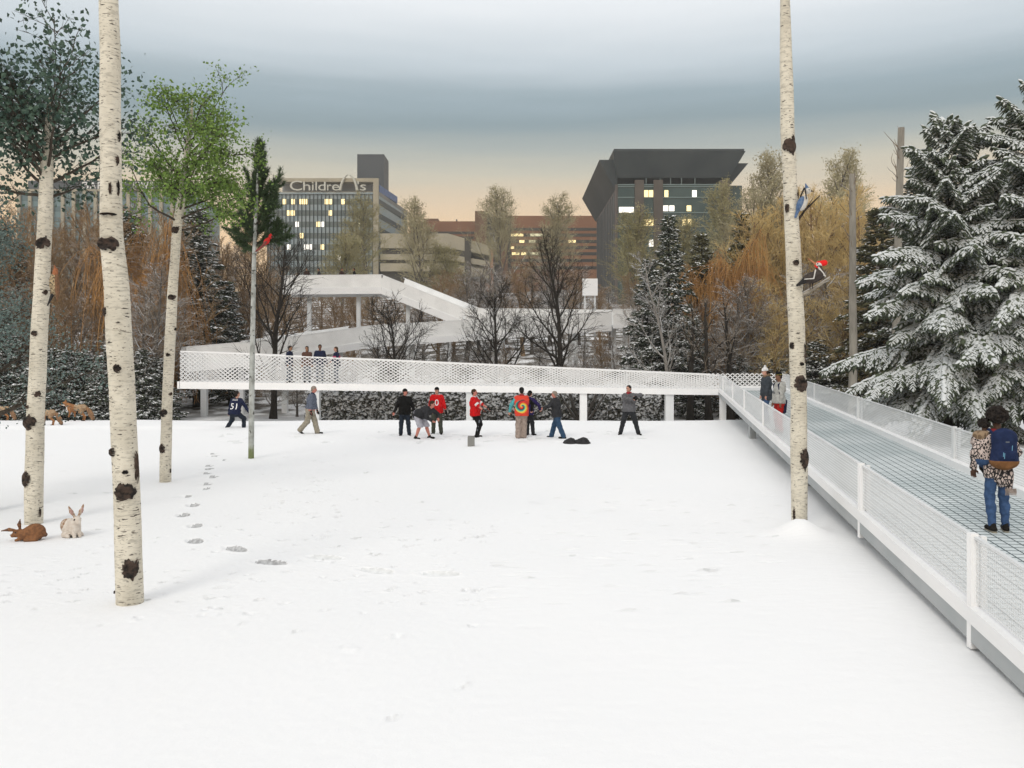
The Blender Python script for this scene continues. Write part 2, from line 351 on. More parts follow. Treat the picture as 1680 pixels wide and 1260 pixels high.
# -- dark block with a flared roof
m_brownpier = mat('brown_pier', (.085, .072, .062), (.105, .09, .075), .4, .8)
m_dteal = mat('dark_teal_glass', (.026, .058, .060), (.045, .080, .080), .2, .2, spec=.5)
m_line = mat('pale_teal_rail', (.16, .22, .22), rough=.4)
m_roofd = mat('charcoal_roof', (.030, .042, .048), (.048, .060, .064), .12, .6)
m_side = mat('brown_side_wall', (.11, .09, .085), (.14, .12, .11), .3, .8, stretch=(1, 1, .1))
Yr = 170.0; rx0, rx1 = pxx(1014, Yr), pxx(1196, Yr); fb = thing('flared_roof_building', 'dark glass office block with brown piers under a flared overhanging roof', 'building', (rx0, Yr, 0))
W3 = rx1 - rx0; zt3, zb3 = pz(302, Yr), gz(30, 170) - 3; zr3 = pz(249, Yr); D3 = 38
b = MB(); b.box(0, W3, 0, D3, zb3, zt3); b.build('wall', m_dteal, fb, False)
b = MB(); b.box(-.5, -.01, .4, D3, zb3, zt3); b.build('side_wall', m_side, fb, False)
for k in range(12):
    b = MB(); b.box(-.62, -.4, 2 + k * 3, 3.1 + k * 3, zb3, zt3 - 1.5); b.build('side_window_band', m_fin, fb, False)
for px in (1041, 1072, 1181):
    xx = pxx(px, Yr) - rx0; b = MB(); b.box(xx, xx + 15 / 8.235, -.45, .5, zb3, pz(296, Yr)); b.build('pier', m_brownpier, fb, False)
b = MB()
for py in (303, 306, 324, 349, 372, 396): b.box(-.02, W3 + .02, -.2, .2, pz(py, Yr) - .09, pz(py, Yr) + .09)
for px in (1060, 1083, 1100, 1118, 1140): b.box(pxx(px, Yr) - rx0 - .06, pxx(px, Yr) - rx0 + .06, -.14, .2, pz(302, Yr), pz(285, Yr))
b.build('glazing_rails', m_line, fb, False)
b = MB(); b.box(W3 + .01, W3 + 3.4, 3, D3 - 2, zb3, pz(302, Yr) + .3); b.build('wing_wall', m_dteal, fb, False)
def flare(x0_, x1_, y0_, y1_, za, zb_, ox_, oy, oxr=None):
    oxr = ox_ if oxr is None else oxr
    return [(x0_, y0_, za), (x1_, y0_, za), (x1_, y1_, za), (x0_, y1_, za), (x0_ - ox_, y0_ - oy, zb_), (x1_ + oxr, y0_ - oy, zb_), (x1_ + oxr, y1_ + oy, zb_), (x0_ - ox_, y1_ + oy, zb_)]
b = MB(); b.hexa(flare(-.2, W3, -.3, D3, pz(292, Yr), zr3 - .5, 1.1, 2.4, 2.6)); b.box(-1.1, W3 + 2.4, -2.4, D3 + 2.2, zr3 - .49, zr3); b.build('flared_roof', m_roofd, fb, False)
b = MB(); b.hexa(flare(-.52, -.1, 1, D3 + 3, zt3 - 1.0, zr3 - 1.6, 3.2, 1.0, .2)); b.build('side_flare', m_roofd, fb, False)
b = MB(); b.hexa([(W3 + .5, 3, pz(300, Yr) + .4), (W3 + 1.2, 3, pz(300, Yr) + .4), (W3 + 1.2, D3, pz(300, Yr) + .4), (W3 + .5, D3, pz(300, Yr) + .4), (W3 + .5, 2, pz(264, Yr)), (W3 + 4.4, 2, pz(264, Yr)), (W3 + 4.4, D3, pz(264, Yr)), (W3 + .5, D3, pz(264, Yr))]); b.build('side_flare', m_roofd, fb, False)
for px, py, wd, hh, k in ((1060, 318, 6.5, 11, 1), (1068, 318, 6.5, 11, 1), (1093, 318, 6, 11, 1), (1139, 318, 7, 11, 0), (1027.5, 344.5, 24, 9, 0), (1092, 342, 8, 9, 0), (1102, 342, 8, 9, 0), (1130, 342, 7, 9, 1),
                      (1060, 365, 7, 11, 1), (1068, 365, 7, 11, 1), (1093, 365, 7, 10, 2), (1122, 365, 6, 11, 1), (1131, 365, 7, 11, 1), (1068, 399, 7, 11, 0)):
    lit(fb, pxx(px, Yr) - rx0, -.12, pz(py, Yr), wd / 8.235, hh / 8.235, ('lit_white', 'lit_warm', 'lit_dim')[k], .15)

# -- long brown building between them
m_brick = mat('orange_brown_brick', (.27, .135, .072), (.23, .11, .06), .15, .85)
m_brick2 = mat('brown_brick', (.19, .11, .065), (.16, .095, .055), .15, .85)
m_strip = mat('dark_facade_strip', (.045, .045, .042), (.07, .065, .055), .15, .3)  # plain dark tone for window strips, tower links and garage levels
m_pink = mat('pink_brick', (.42, .24, .16), (.36, .20, .13), .3, .85)
Yc = 240.0; cx0 = pxx(672, Yc); cb = thing('brick_building', 'long orange brown brick building with lit strip windows between the two towers', 'building', (cx0, Yc, 0))
def cxp(px): return pxx(px, Yc) - cx0
zb4 = gz(-10, 230) - 3
b = MB(); b.box(0, cxp(800), 0, 20, zb4, pz(363, Yc)); b.box(cxp(800) + .01, cxp(985), -1, 20, zb4, pz(355, Yc)); b.build('wall', m_brick, cb, False)
for px0, px1, pyt in ((780, 799, 349), (822, 833, 349)):
    b = MB(); b.box(cxp(px0), cxp(px1), -3, 4, zb4, pz(pyt, Yc)); b.build('brick_tower', m_brick2, cb, False)
b = MB(); b.box(cxp(799) + .01, cxp(822) - .01, -2, 2, zb4, pz(358, Yc)); b.build('glazed_link', m_strip, cb, False)
b = MB(); b.box(cxp(833) + .01, cxp(838), -1.5, 2, zb4, pz(356, Yc)); b.build('glazed_link', m_strip, cb, False)
for py, hh in ((377, 4.5), (386.5, 5), (397, 5), (407, 5), (417, 5), (428, 5), (440, 5)):
    b = MB(); b.box(cxp(838) + .1, cxp(984), -1.1, 0, pz(py + hh / 2, Yc), pz(py - hh / 2, Yc)); b.build('window_band', m_strip, cb, False)
for py in (382, 390, 402, 414): 
    b = MB(); b.box(.5, cxp(778), -.1, .3, pz(py + 2, Yc), pz(py - 2, Yc)); b.build('window_band', m_strip, cb, False)
for py in (385, 397, 409, 421, 433):
    b = MB(); b.box(cxp(802), cxp(819), -2.1, -1.7, pz(py + 1.6, Yc), pz(py - 1.6, Yc)); b.build('sill_band', m_conc, cb, False)
b = MB(); b.box(cxp(692), cxp(716), 6, 10, pz(363, Yc) + .01, pz(353, Yc)); b.build('roof_house', m_brick2, cb, False)
b = MB(); b.box(cxp(747), cxp(749), 3, 4, pz(363, Yc) + .01, pz(357, Yc)); b.build('chimney', m_fin, cb, False)
b = MB(); b.box(cxp(798), cxp(810), -9, -4, zb4, pz(415, Yc)); b.build('entrance_tower', m_pink, cb, False)
for px, py, wd, k in ((846, 386.5, 25, 1), (882, 386.5, 25, 2), (856, 397, 8, 1), (873, 397, 10, 2), (835.5 + 5, 407, 6, 1), (893, 407, 3, 2), (846, 417, 12, 1), (859, 417, 8, 1), (876, 417, 14, 2), (938, 397, 12, 1)):
    lit(cb, cxp(px), -1.15, pz(py, Yc), wd / 5.83, 4.2 / 5.83, ('lit_white', 'lit_warm', 'lit_dim')[k], .12)

# -- beige parking deck
Yp = 188.0; px0 = pxx(624, Yp); pk = thing('parking_garage', 'low beige parking garage with open dark levels beside the hospital', 'building', (px0, Yp, 0))
W5 = pxx(735, Yp) - px0; zb5 = gz(-20, 188) - 3
b = MB(); b.box(.3, W5 + 5, .8, 18, zb5, pz(390, Yp)); b.build('core', m_strip, pk, False)
for a_, c_ in ((383, 407), (417, 426), (432, 445)):
    b = MB(); za, zc = pz(c_, Yp), pz(a_, Yp); b.box(0, W5, 0, 18, za, zc); e = W5 + 9
    b.hexa([(W5 + .01, 0, za), (e, 2.0, za - 1.3), (e, 18, za - 1.3), (W5 + .01, 18, za), (W5 + .01, 0, zc), (e, 2.0, zc - 1.3 if a_ > 400 else zc - 2.4), (e, 18, zc - 1.3 if a_ > 400 else zc - 2.4), (W5 + .01, 18, zc)])
    b.build('parapet', m_beige, pk, False)
# -- gabled house behind the spruce
m_grey = mat('grey_boards', (.12, .11, .11), (.15, .14, .135), 2, .85, stretch=(6, 1, 1))
Yg = 66.0; gx0 = pxx(1384, Yg); gh = thing('gabled_house', 'grey gabled house half hidden behind the snowy spruces', 'house', (gx0, Yg, 0))
zg0 = gz(28, 66) - 1.5; ze, zrr = pz(368, Yg), pz(330, Yg)
b = MB(); b.box(.8, 9, .5, 9, zg0, ze); b.add([(.8, .5, ze + .003), (9, .5, ze + .003), (4.9, .5, zrr - .3), (.8, 9, ze + .003), (9, 9, ze + .003), (4.9, 9, zrr - .3)], [(0, 1, 2), (4, 3, 5)]); b.build('wall', m_grey, gh, False)
b = MB()
for sx in (0, 9.8):
    b.hexa([(sx, 0, ze - .25), (4.9, 0, zrr - .02), (4.9, 9.5, zrr - .02), (sx, 9.5, ze - .25), (sx, 0, ze + .02), (4.9, 0, zrr + .25), (4.9, 9.5, zrr + .25), (sx, 9.5, ze + .02)])
b.build('roof', snowy('grey_roof_snow', (.10, .095, .095), (.13, .12, .12), .5, .9, 1, .6), gh, False)
b = MB(); b.box(4.3, 5.5, .35, .6, ze - .4, ze + 1.2); b.build('window', m_fin, gh, False)

# ------------------------------------------------------------------ raised walkway
m_white = mat('white_painted_steel', (.88, .88, .88), (.84, .845, .85), .8, .45)
m_white2 = mat('pale_grey_steel', (.66, .68, .69), (.72, .73, .74), 1.0, .5)
m_under = mat('grey_steel_beam', (.36, .39, .40), (.42, .44, .45), 1.2, .55)
m_mesh = mat('white_expanded_mesh', (.86, .86, .86), rough=.5)
def lattice(A, B, zA0, zA1, zB0, zB1, cell, row, th, bar_w, m=0):
    """Expanded metal between two posts as real crossing strips. A,B: plan points; z*0/z*1: bottom and top at A and B."""
    A = np.array(A, float); B = np.array(B, float); L = np.linalg.norm(B - A)
    nrows = max(3, int(round(max(zA1 - zA0, zB1 - zB0) / row))); ncol = int(round(L / cell))
    def pt(u, v):
        xy = A + (B - A) * u[:, None]; lo = zA0 + (zB0 - zA0) * u; hi = zA1 + (zB1 - zA1) * u
        return np.stack([xy[:, 0], xy[:, 1], lo + (hi - lo) * v], -1)
    P0, P1 = [], []
    i, j = np.meshgrid(np.arange(ncol), np.arange(nrows), indexing='ij'); i = i.ravel(); j = j.ravel()
    sg = (i + j) % 2
    u0 = i / ncol; u1 = (i + 1) / ncol; v0 = np.where(sg == 0, j, j + 1) / nrows; v1 = np.where(sg == 0, j + 1, j) / nrows
    a, c = pt(u0, v0), pt(u1, v1)
    n = np.array([-(B - A)[1], (B - A)[0], 0]) / L
    d = c - a; d /= np.linalg.norm(d, axis=1, keepdims=True); sd = np.cross(d, n)
    hw, ht = sd * bar_w / 2, n * th / 2
    V = np.stack([a - hw - ht, c - hw - ht, c + hw - ht, a + hw - ht, a - hw + ht, c - hw + ht, c + hw + ht, a + hw + ht], 1).reshape(-1, 3)
    o = (np.arange(len(a)) * 8)[:, None]
    Q = np.concatenate([o + np.array(q)[None] for q in ((3, 2, 1, 0), (4, 5, 6, 7), (0, 1, 5, 4), (2, 3, 7, 6))])
    b = MB(); b.add(V, Q, m); return b
def slab(b, A, B, C, D, zA, zB, zC, zD, th, m=0):       # plan quad A,B,C,D counter-clockwise from above, top heights
    pts = [(*A, zA), (*B, zB), (*C, zC), (*D, zD)]
    b.hexa([(p[0], p[1], p[2] - th) for p in pts] + pts, m)
# -- long bridge across the picture
A = np.array((pxx(296, 42), 42.0)); C = np.array((pxx(1181, 40), 40.0)); dirv = (C - A) / np.linalg.norm(C - A); nrm = np.array((-dirv[1], dirv[0]))
A2, C2 = A + nrm * 2.8, C + nrm * 2.8
BR_A, BR_C = A.copy(), C.copy()
zA, zC = 1.54, 1.24; fA, fC = 1.19, .965; tA, tC = 3.01, 1.86
br = thing('footbridge', 'long white footbridge with expanded mesh sides spanning the snow field', 'footbridge', (A[0], A[1], 0))
b = MB(); slab(b, A + nrm * .1, C + nrm * .1, C2 - nrm * .1, A2 - nrm * .1, zA - .02, zC - .02, zC - .02, zA - .02, .16); b.build('deck', m_white2, br, False, True)
for a_, c_ in ((A, C), (A2, C2)):
    b = MB(); q = nrm * .05
    slab(b, a_ - q, c_ - q, c_ + q, a_ + q, zA, zC, zC, zA, .01)
    b = MB(); b.hexa([(*(a_ - q), fA), (*(c_ - q), fC), (*(c_ + q), fC), (*(a_ + q), fA), (*(a_ - q), zA), (*(c_ - q), zC), (*(c_ + q), zC), (*(a_ + q), zA)]); b.build('fascia_beam', m_white, br, False, True)
    lattice(a_, c_, zA + .002, tA, zC + .002, tC, .125, .095, .010, .029).build('mesh_panel', m_mesh, br, False, True)
    b = MB(); b.hexa([(*(a_ - q * .6), tA), (*(c_ - q * .6), tC), (*(c_ + q * .6), tC), (*(a_ + q * .6), tA), (*(a_ - q * .6), tA + .05), (*(c_ - q * .6), tC + .05), (*(c_ + q * .6), tC + .05), (*(a_ + q * .6), tA + .05)]); b.build('handrail', m_white, br, False, True)
lattice(A - dirv * .03, A2 - dirv * .03, zA, tA, zA, tA, .125, .095, .010, .029).build('mesh_panel', m_mesh, br, False, True)
b = MB(); b.box(A[0] - .14, A[0] - .04, 41.95, 44.85, fA, zA + .003); b.build('fascia_beam', m_white, br, False, True)
for px, wd, mt in ((512, .42, m_white2), (770, .3, m_white2), (956, .34, m_white), (1094, .38, m_white2), (1181, .26, m_white)):
    t = (pxx(px, 41) - A[0]) / (C[0] - A[0]); pt = A + (C - A) * t
    ztop = fA + (fC - fA) * t - .003
    if px == 1181: ztop = tC + .02; pt = pt - dirv * .10 - nrm * .2
    b = MB(); b.box(pt[0] - wd / 2, pt[0] + wd / 2, pt[1] + .06, pt[1] + .06 + wd, gz(pt[0], pt[1]) - .3, ztop); b.build('support_post', mt, br, False, True)
# -- near ramp, from the corner towards the viewer
C0 = np.array((9.72, 40.0)); N0 = np.array((3.88, 5.0)); L = np.linalg.norm(C0 - N0); dv = (N0 - C0) / L; rv = np.array((-dv[1], dv[0]))   # rv: to the right in the picture
zc0, zn0 = 1.22, .285
def zdk(t): return zc0 + (zn0 - zc0) * t
Wd = 3.0
ra = thing('walkway_ramp', 'white grated ramp with translucent mesh sides running towards the viewer at right', 'ramp', (C0[0], C0[1], 0))
m_grate = mat('snowy_deck_plate', (.50, .56, .57), (.66, .71, .72), .45, .6)
m_gbar = mat('dark_grating_bar', (.07, .095, .105), rough=.5)
RAMP_C, RAMP_D, RAMP_L = C0.copy(), dv.copy(), float(L)
def rp(t, s): return RAMP_C + RAMP_D * (t * RAMP_L) + rv * s
b = MB(); b.hexa([(*rp(1, .12), zn0 - .09), (*rp(1, Wd - .12), zn0 - .09), (*rp(0, Wd - .12), zc0 - .09), (*rp(0, .12), zc0 - .09), (*rp(1, .12), zn0 - .035), (*rp(1, Wd - .12), zn0 - .035), (*rp(0, Wd - .12), zc0 - .035), (*rp(0, .12), zc0 - .035)]); b.build('deck', m_grate, ra, False, True)
b = MB(); nb = int(L / .17)
for i in range(1, nb):
    t = i / nb; p, q = rp(t, .14), rp(t, Wd - .14); b.bar((*p, zdk(t) - .0335), (*q, zdk(t) - .0335), .014, .003)
for k in range(1, 17):
    s_ = .14 + k * (Wd - .28) / 17; p, q = rp(0.001, s_), rp(.999, s_); b.bar((*p, zdk(0) - .0325), (*q, zdk(1) - .0325), .014, .003)
b.build('grating', m_gbar, ra, False, True)
for s_, nm in ((0.0, 'L'), (Wd, 'R')):
    b = MB(); q = .07
    def beam(bb, s0, s1, lo, hi):
        bb.hexa([(*rp(1, s0), zn0 + lo), (*rp(1, s1), zn0 + lo), (*rp(0, s1), zc0 + lo), (*rp(0, s0), zc0 + lo), (*rp(1, s0), zn0 + hi), (*rp(1, s1), zn0 + hi), (*rp(0, s1), zc0 + hi), (*rp(0, s0), zc0 + hi)])
    beam(b, s_ - (q if nm == 'L' else .16), s_ + q, -.09, .06 if nm == 'L' else .10); b.build('curb', m_white, ra, False, True)
    b = MB(); beam(b, s_ - .05, s_ + .05, -.27, -.092); b.build('edge_beam', m_under, ra, False, True)
    b = MB(); beam(b, s_ - .02, s_ + .02, .70, .725); b.build('handrail', m_white2, ra, False, True)
# translucent fine mesh sides
m_veil, t_, b_ = new_mat('fine_white_mesh')
gco = nd(t_, 'ShaderNodeTexCoord'); sx_ = nd(t_, 'ShaderNodeSeparateXYZ'); t_.links.new(gco.outputs['Object'], sx_.inputs[0])
def wires(out, pitch, duty):
    fr = mth(t_, 'FRACT', mth(t_, 'MULTIPLY', out, 1 / pitch)); return mth(t_, 'LESS_THAN', fr, duty)
wv = mth(t_, 'MAXIMUM', wires(sx_.outputs[1], .045, .3), wires(mth(t_, 'ADD', sx_.outputs[2], mth(t_, 'MULTIPLY', sx_.outputs[1], -.0267)), .045, .3))
fac = mth(t_, 'ADD', mth(t_, 'MULTIPLY', wv, .24), mth(t_, 'ADD', .22, mth(t_, 'MULTIPLY', noise(t_, 1.3, 3, stretch=(1, .3, 3)), .28)))
tr = nd(t_, 'ShaderNodeBsdfTransparent'); ms = nd(t_, 'ShaderNodeMixShader'); b_.inputs['Base Color'].default_value = (.84, .855, .86, 1); b_.inputs['Roughness'].default_value = .5
t_.links.new(fac, ms.inputs[0]); t_.links.new(tr.outputs[0], ms.inputs[1]); t_.links.new(b_.outputs[0], ms.inputs[2]); t_.links.new(ms.outputs[0], t_.nodes['Material Output'].inputs[0])
def t_of(s_, px):           # where along the side the photo shows a post
    best = min((abs(CX + F * rp(t, s_)[0] / rp(t, s_)[1] - px), t) for t in np.linspace(0, .97, 1500)); return best[1]
for s_, pxs, mt in ((0.0, (1187, 1203, 1222, 1253, 1306, 1415, 1600), m_white), (Wd, (1313, 1337, 1409, 1567, 1850), m_white2)):
    tt = [0.0] + [t_of(s_, p) for p in pxs] + [1.0]
    for i, t in enumerate(tt[1:-1]):
        p = rp(t, s_); big = i >= len(pxs) - 3; w_ = .075 if big else .04
        b = MB(); b.box(p[0] - w_ / 2 - .02, p[0] + w_ / 2 - .02, p[1] - w_ / 2, p[1] + w_ / 2, zdk(t) - (.34 if big else .2), zdk(t) + .75); b.build('rail_post', mt, ra, False, True)
        if big:
            b = MB(); b.box(p[0] + .045, p[0] + .10, p[1] - .03, p[1] + .03, zdk(t) + .05, zdk(t) + .72); b.build('rail_post', mt, ra, False, True)
    for i in range(len(tt) - 1):
        a_, c_ = tt[i] + .0007, tt[i + 1] - .0007; p, q = rp(a_, s_), rp(c_, s_)
        b = MB(); e = rv * .004
        b.hexa([(*(q - e), zdk(c_) + .101), (*(q + e), zdk(c_) + .101), (*(p + e), zdk(a_) + .101), (*(p - e), zdk(a_) + .101), (*(q - e), zdk(c_) + .70), (*(q + e), zdk(c_) + .70), (*(p + e), zdk(a_) + .70), (*(p - e), zdk(a_) + .70)])
        b.build('mesh_panel', m_veil, ra, False, True)
for t in (.32, .62, .86):
    for s_ in (.25, Wd - .25):
        p = rp(t, s_); b = MB(); b.box(p[0] - .1, p[0] + .1, p[1] - .1, p[1] + .1, gz(*p) - .3, zdk(t) - .275); b.build('support_post', m_under, ra, False, True)
# landing at the corner that joins both
b = MB(); e0 = rp(0, Wd + .1); b.hexa([(C0[0] + .08, 40.05, 1.05), (e0[0] + .2, 40.05, 1.05), (e0[0] + .6, 43.2, 1.05), (C0[0] + .08, 42.7, 1.05), (C0[0] + .08, 40.05, 1.2), (e0[0] + .2, 40.05, 1.2), (e0[0] + .6, 43.2, 1.2), (C0[0] + .08, 42.7, 1.2)]); b.build('landing', m_white2, ra, False, True)
lattice((C0[0] + .1, 42.75), (e0[0] + .6, 43.2), 1.3, 1.92, 1.3, 1.92, .13, .1, .012, .05).build('mesh_panel', m_mesh, ra, False, True)
b = MB(); b.bar((C0[0] + .1, 42.75, 1.25), (e0[0] + .6, 43.2, 1.25), .08, .1); b.build('curb', m_white, ra, False, True)
lattice((e0[0] + .25, 40.1), (e0[0] + .65, 43.2), 1.25, 1.92, 1.25, 1.92, .13, .1, .012, .05).build('mesh_panel', m_mesh, ra, False, True)
# -- upper flights that climb the wooded slope
m_soft, t_, b_ = new_mat('white_perforated_side')
b_.inputs['Base Color'].default_value = (.90, .90, .89, 1)
tr = nd(t_, 'ShaderNodeBsdfTransparent'); ms = nd(t_, 'ShaderNodeMixShader')
t_.links.new(mth(t_, 'ADD', .95, mth(t_, 'MULTIPLY', mth(t_, 'SUBTRACT', noise(t_, .7, 3), .5), .5)), ms.inputs[0]); t_.links.new(tr.outputs[0], ms.inputs[1]); t_.links.new(b_.outputs[0], ms.inputs[2]); t_.links.new(ms.outputs[0], t_.nodes['Material Output'].inputs[0])
def flight(root, pts, wdt, rail, fas):
    """pts: plan x, y and deck height along the front edge."""
    for (x0_, y0_, z0_), (x1_, y1_, z1_) in zip(pts[:-1], pts[1:]):
        a_, c_ = np.array((x0_, y0_)), np.array((x1_, y1_)); d = c_ - a_; d /= np.linalg.norm(d); n = np.array((-d[1], d[0]))
        if n[1] < 0: n = -n
        b = MB(); f_ = n * .1; g_ = n * wdt
        ab = [a_ + f_, c_ + f_, c_ + g_, a_ + g_]; zz = [z0_, z1_, z1_, z0_]
        if (c_ - a_)[0] < 0: ab = [ab[1], ab[0], ab[3], ab[2]]; zz = [zz[1], zz[0], zz[3], zz[2]]
        slab(b, *ab, *[z - .03 for z in zz], .15); b.build('deck', m_white2, root, False, True)
        for off in (0, wdt):
            u, v = a_ + n * off, c_ + n * off
            b = MB(); b.bar((*u, z0_ - fas / 2), (*v, z1_ - fas / 2), .1, fas); b.build('fascia_beam', m_white, root, False, True)
            b = MB(); b.bar((*u, z0_ + rail / 2 + .002), (*v, z1_ + rail / 2 + .002), .02, rail); b.build('mesh_panel', m_soft, root, False, True)
            b = MB(); b.bar((*u, z0_ + rail + .025), (*v, z1_ + rail + .025), .05, .04); b.build('handrail', m_white, root, False, True)
        k = max(2, int(np.linalg.norm(c_ - a_) / 4.5))
        for i in range(k):
            t = (i + .5) / k; p = a_ + (c_ - a_) * t + n * (wdt * .3); z = z0_ + (z1_ - z0_) * t
            g = float(gz(p[0], p[1]))
            if z - fas - g > .4:
                b = MB(); b.box(p[0] - .16, p[0] + .16, p[1] - .16, p[1] + .16, g - .3, z - .19); b.build('support_post', m_white2, root, False, True)
f2 = [(-17.6, 46.2, 2.35), (pxx(430, 48), 48, 2.72), (pxx(610, 53), 53, 3.75), (pxx(1003, 60.5), 60.5, 5.0)]
up = thing('switchback_walkway', 'white middle flight of the walkway climbing left to right behind the footbridge', 'footbridge', (f2[0][0], f2[0][1], 0))
flight(up, f2, 2.6, .92, .42)
f3 = [(pxx(462, 70), 70, pz(472.5, 70)), (pxx(626, 70), 70, pz(471, 70)), (pxx(762, 66.5), 66.5, pz(527, 66.5)), (pxx(1003, 64), 64, pz(531, 64))]
up2 = thing('lookout_walkway', 'upper white lookout platform and sloping flight in front of the hospital', 'footbridge', (f3[0][0], f3[0][1], 0))
flight(up2, f3, 3.2, 1.0, .55)
ld = [(pxx(1003, 60.5) + .12, 60.5, 5.05), (pxx(1045, 61), 61, 5.05)]
flight(up, ld, 3.4, 1.05, .3)
# white sign box on a post up the slope
sgn = thing('white_panel', 'plain white square panel on posts above the walkway turning', 'panel', (pxx(968, 68), 68, gz(pxx(968, 68), 68)))
b = MB(); z0_ = pz(485, 68) - sgn.location.z; b.box(-.6, .6, -.1, .1, z0_, z0_ + 1.35); b.build('board', m_white, sgn, False)
for sx in (-.4, .4):
    b = MB(); b.box(sx - .07, sx + .07, .101, .22, -.4, z0_ + 1.0); b.build('post', m_white2, sgn, False)
# ------------------------------------------------------------------ vegetation
def unit(v): return v / max(1e-9, np.linalg.norm(v))
def side_dir(r, d, ang, az):
    ref = np.array((0, 0, 1.)) if abs(d[2]) < .9 else np.array((1., 0, 0))
    u = unit(np.cross(d, ref)); v = np.cross(d, u)
    return unit(d * math.cos(ang) + (u * math.cos(az) + v * math.sin(az)) * math.sin(ang))
def grow(r, p, d, L, r0, r1, n, wob, up):
    """A wandering, tapering limb: points, radii."""
    pts = [np.array(p, float)]; d = np.array(d, float)
    for i in range(n):
        d = unit(d + r.normal(0, wob, 3) + np.array((0, 0, up))); pts.append(pts[-1] + d * L / n)
    return np.array(pts), np.linspace(r0, r1, n + 1)
def at_t(pts, t):
    k = t * (len(pts) - 1); i = min(int(k), len(pts) - 2); f = k - i
    return pts[i] * (1 - f) + pts[i + 1] * f, unit(pts[i + 1] - pts[i])
class Limbs:
    def __init__(s): s.big = []; s.P0 = []; s.P1 = []; s.R0 = []; s.R1 = []; s.tips = []
    def add(s, pts, rad, big):
        if big: s.big.append((pts, rad))
        else:
            s.P0.append(pts[:-1]); s.P1.append(pts[1:]); s.R0.append(rad[:-1]); s.R1.append(rad[1:])
    def twig_mb(s, b, n=3, m=0):
        if s.P0: b.tubes(np.concatenate(s.P0), np.concatenate(s.P1), np.concatenate(s.R0), np.concatenate(s.R1), n, m)
def bare_tree(seed, H, r0, spread=.42, fork=.18, n1=15, n2=8, n3=6, n4=3, up=.06, ang=(.55, .95), twig=.006, lead=1.0, ratio=.46):
    """Leafless tree, base at origin: (trunk MB, twig MB, tips)."""
    r = np.random.default_rng(seed); S = Limbs()
    tp, tr = grow(r, (0, 0, -.15), (0, 0, 1), H * lead + .15, r0, r0 * .16, 12, .045, .05); tr[0] *= 1.35
    S.add(tp, tr, True)
    az = r.uniform(0, 6)
    for i in range(n1):
        t = fork + (1 - fork) * (i / n1) ** .9; p, d = at_t(tp, min(t, .985)); az += 2.4 + r.normal(0, .3)
        L1 = H * spread * (1.05 - .72 * (t - fork) / (1 - fork)) * r.uniform(.8, 1.2)
        rr = max(twig * 2, np.interp(t, np.linspace(0, 1, len(tr)), tr) * .55)
        p1, q1 = grow(r, p, side_dir(r, d, r.uniform(*ang), az), L1, rr, twig * 1.4, 6, .10, up); S.add(p1, q1, True)
        a2 = r.uniform(0, 6)
        for j in range(n2):
            u = .15 + .85 * (j + r.uniform(0, .6)) / n2; p_, d_ = at_t(p1, min(u, .99)); a2 += 2.4
            L2 = L1 * ratio * (1.15 - .6 * u) * r.uniform(.7, 1.25)
            p2, q2 = grow(r, p_, side_dir(r, d_, r.uniform(.45, .9), a2), L2, max(twig * 1.2, rr * .42 * (1.1 - .6 * u)), twig, 4, .12, up * .8); S.add(p2, q2, False)
            for k in range(n3):
                v = .12 + .88 * (k + r.uniform(0, .8)) / n3; p3, d3 = at_t(p2, min(v, .99))
                L3 = L2 * .5 * r.uniform(.6, 1.3); pp3, q3 = grow(r, p3, side_dir(r, d3, r.uniform(.4, .9), r.uniform(0, 6.3)), L3, twig, twig * .6, 2, .14, up * .5); S.add(pp3, q3, False)
                S.tips.append(pp3[-1])
                for _ in range(n4):
                    p4, d4 = at_t(pp3, r.uniform(.2, 1)); e = p4 + side_dir(r, d4, r.uniform(.35, .9), r.uniform(0, 6.3)) * L3 * r.uniform(.35, .7)
                    S.P0.append(p4[None]); S.P1.append(e[None]); S.R0.append([twig * .62]); S.R1.append([twig * .35])
    a = MB(); a.sweep(tp, tr, 9)
    for p_, q_ in S.big[1:]: a.sweep(p_, q_, 5, cap=False)
    b = MB(); S.twig_mb(b); return a, b, S
def leaf_cards(r, C, size, m=0, down=.0, aspect=.6):
    """One small pointed leaf (a bent quad) at each centre."""
    n = len(C); d = r.normal(0, 1, (n, 3)); d[:, 2] -= down; d /= np.linalg.norm(d, axis=1, keepdims=True)
    e = r.normal(0, 1, (n, 3)); e -= (e * d).sum(1)[:, None] * d; e /= np.linalg.norm(e, axis=1, keepdims=True)
    s = size * r.uniform(.6, 1.35, n)[:, None]; f = np.cross(d, e) * s * .12
    V = np.stack([C, C + d * s * .5 + e * s * aspect * .5 + f, C + d * s, C + d * s * .5 - e * s * aspect * .5 + f], 1).reshape(-1, 3)
    return V, np.arange(n * 4).reshape(-1, 4)
def tri_needles(r, C, D, L, W):
    n = len(C); e = r.normal(0, 1, (n, 3)); e -= (e * D).sum(1)[:, None] * D; e /= np.maximum(np.linalg.norm(e, axis=1, keepdims=True), 1e-6)
    V = np.stack([C - e * W / 2, C + e * W / 2, C + D * L[:, None]], 1).reshape(-1, 3)
    return V, np.arange(n * 3).reshape(-1, 3)

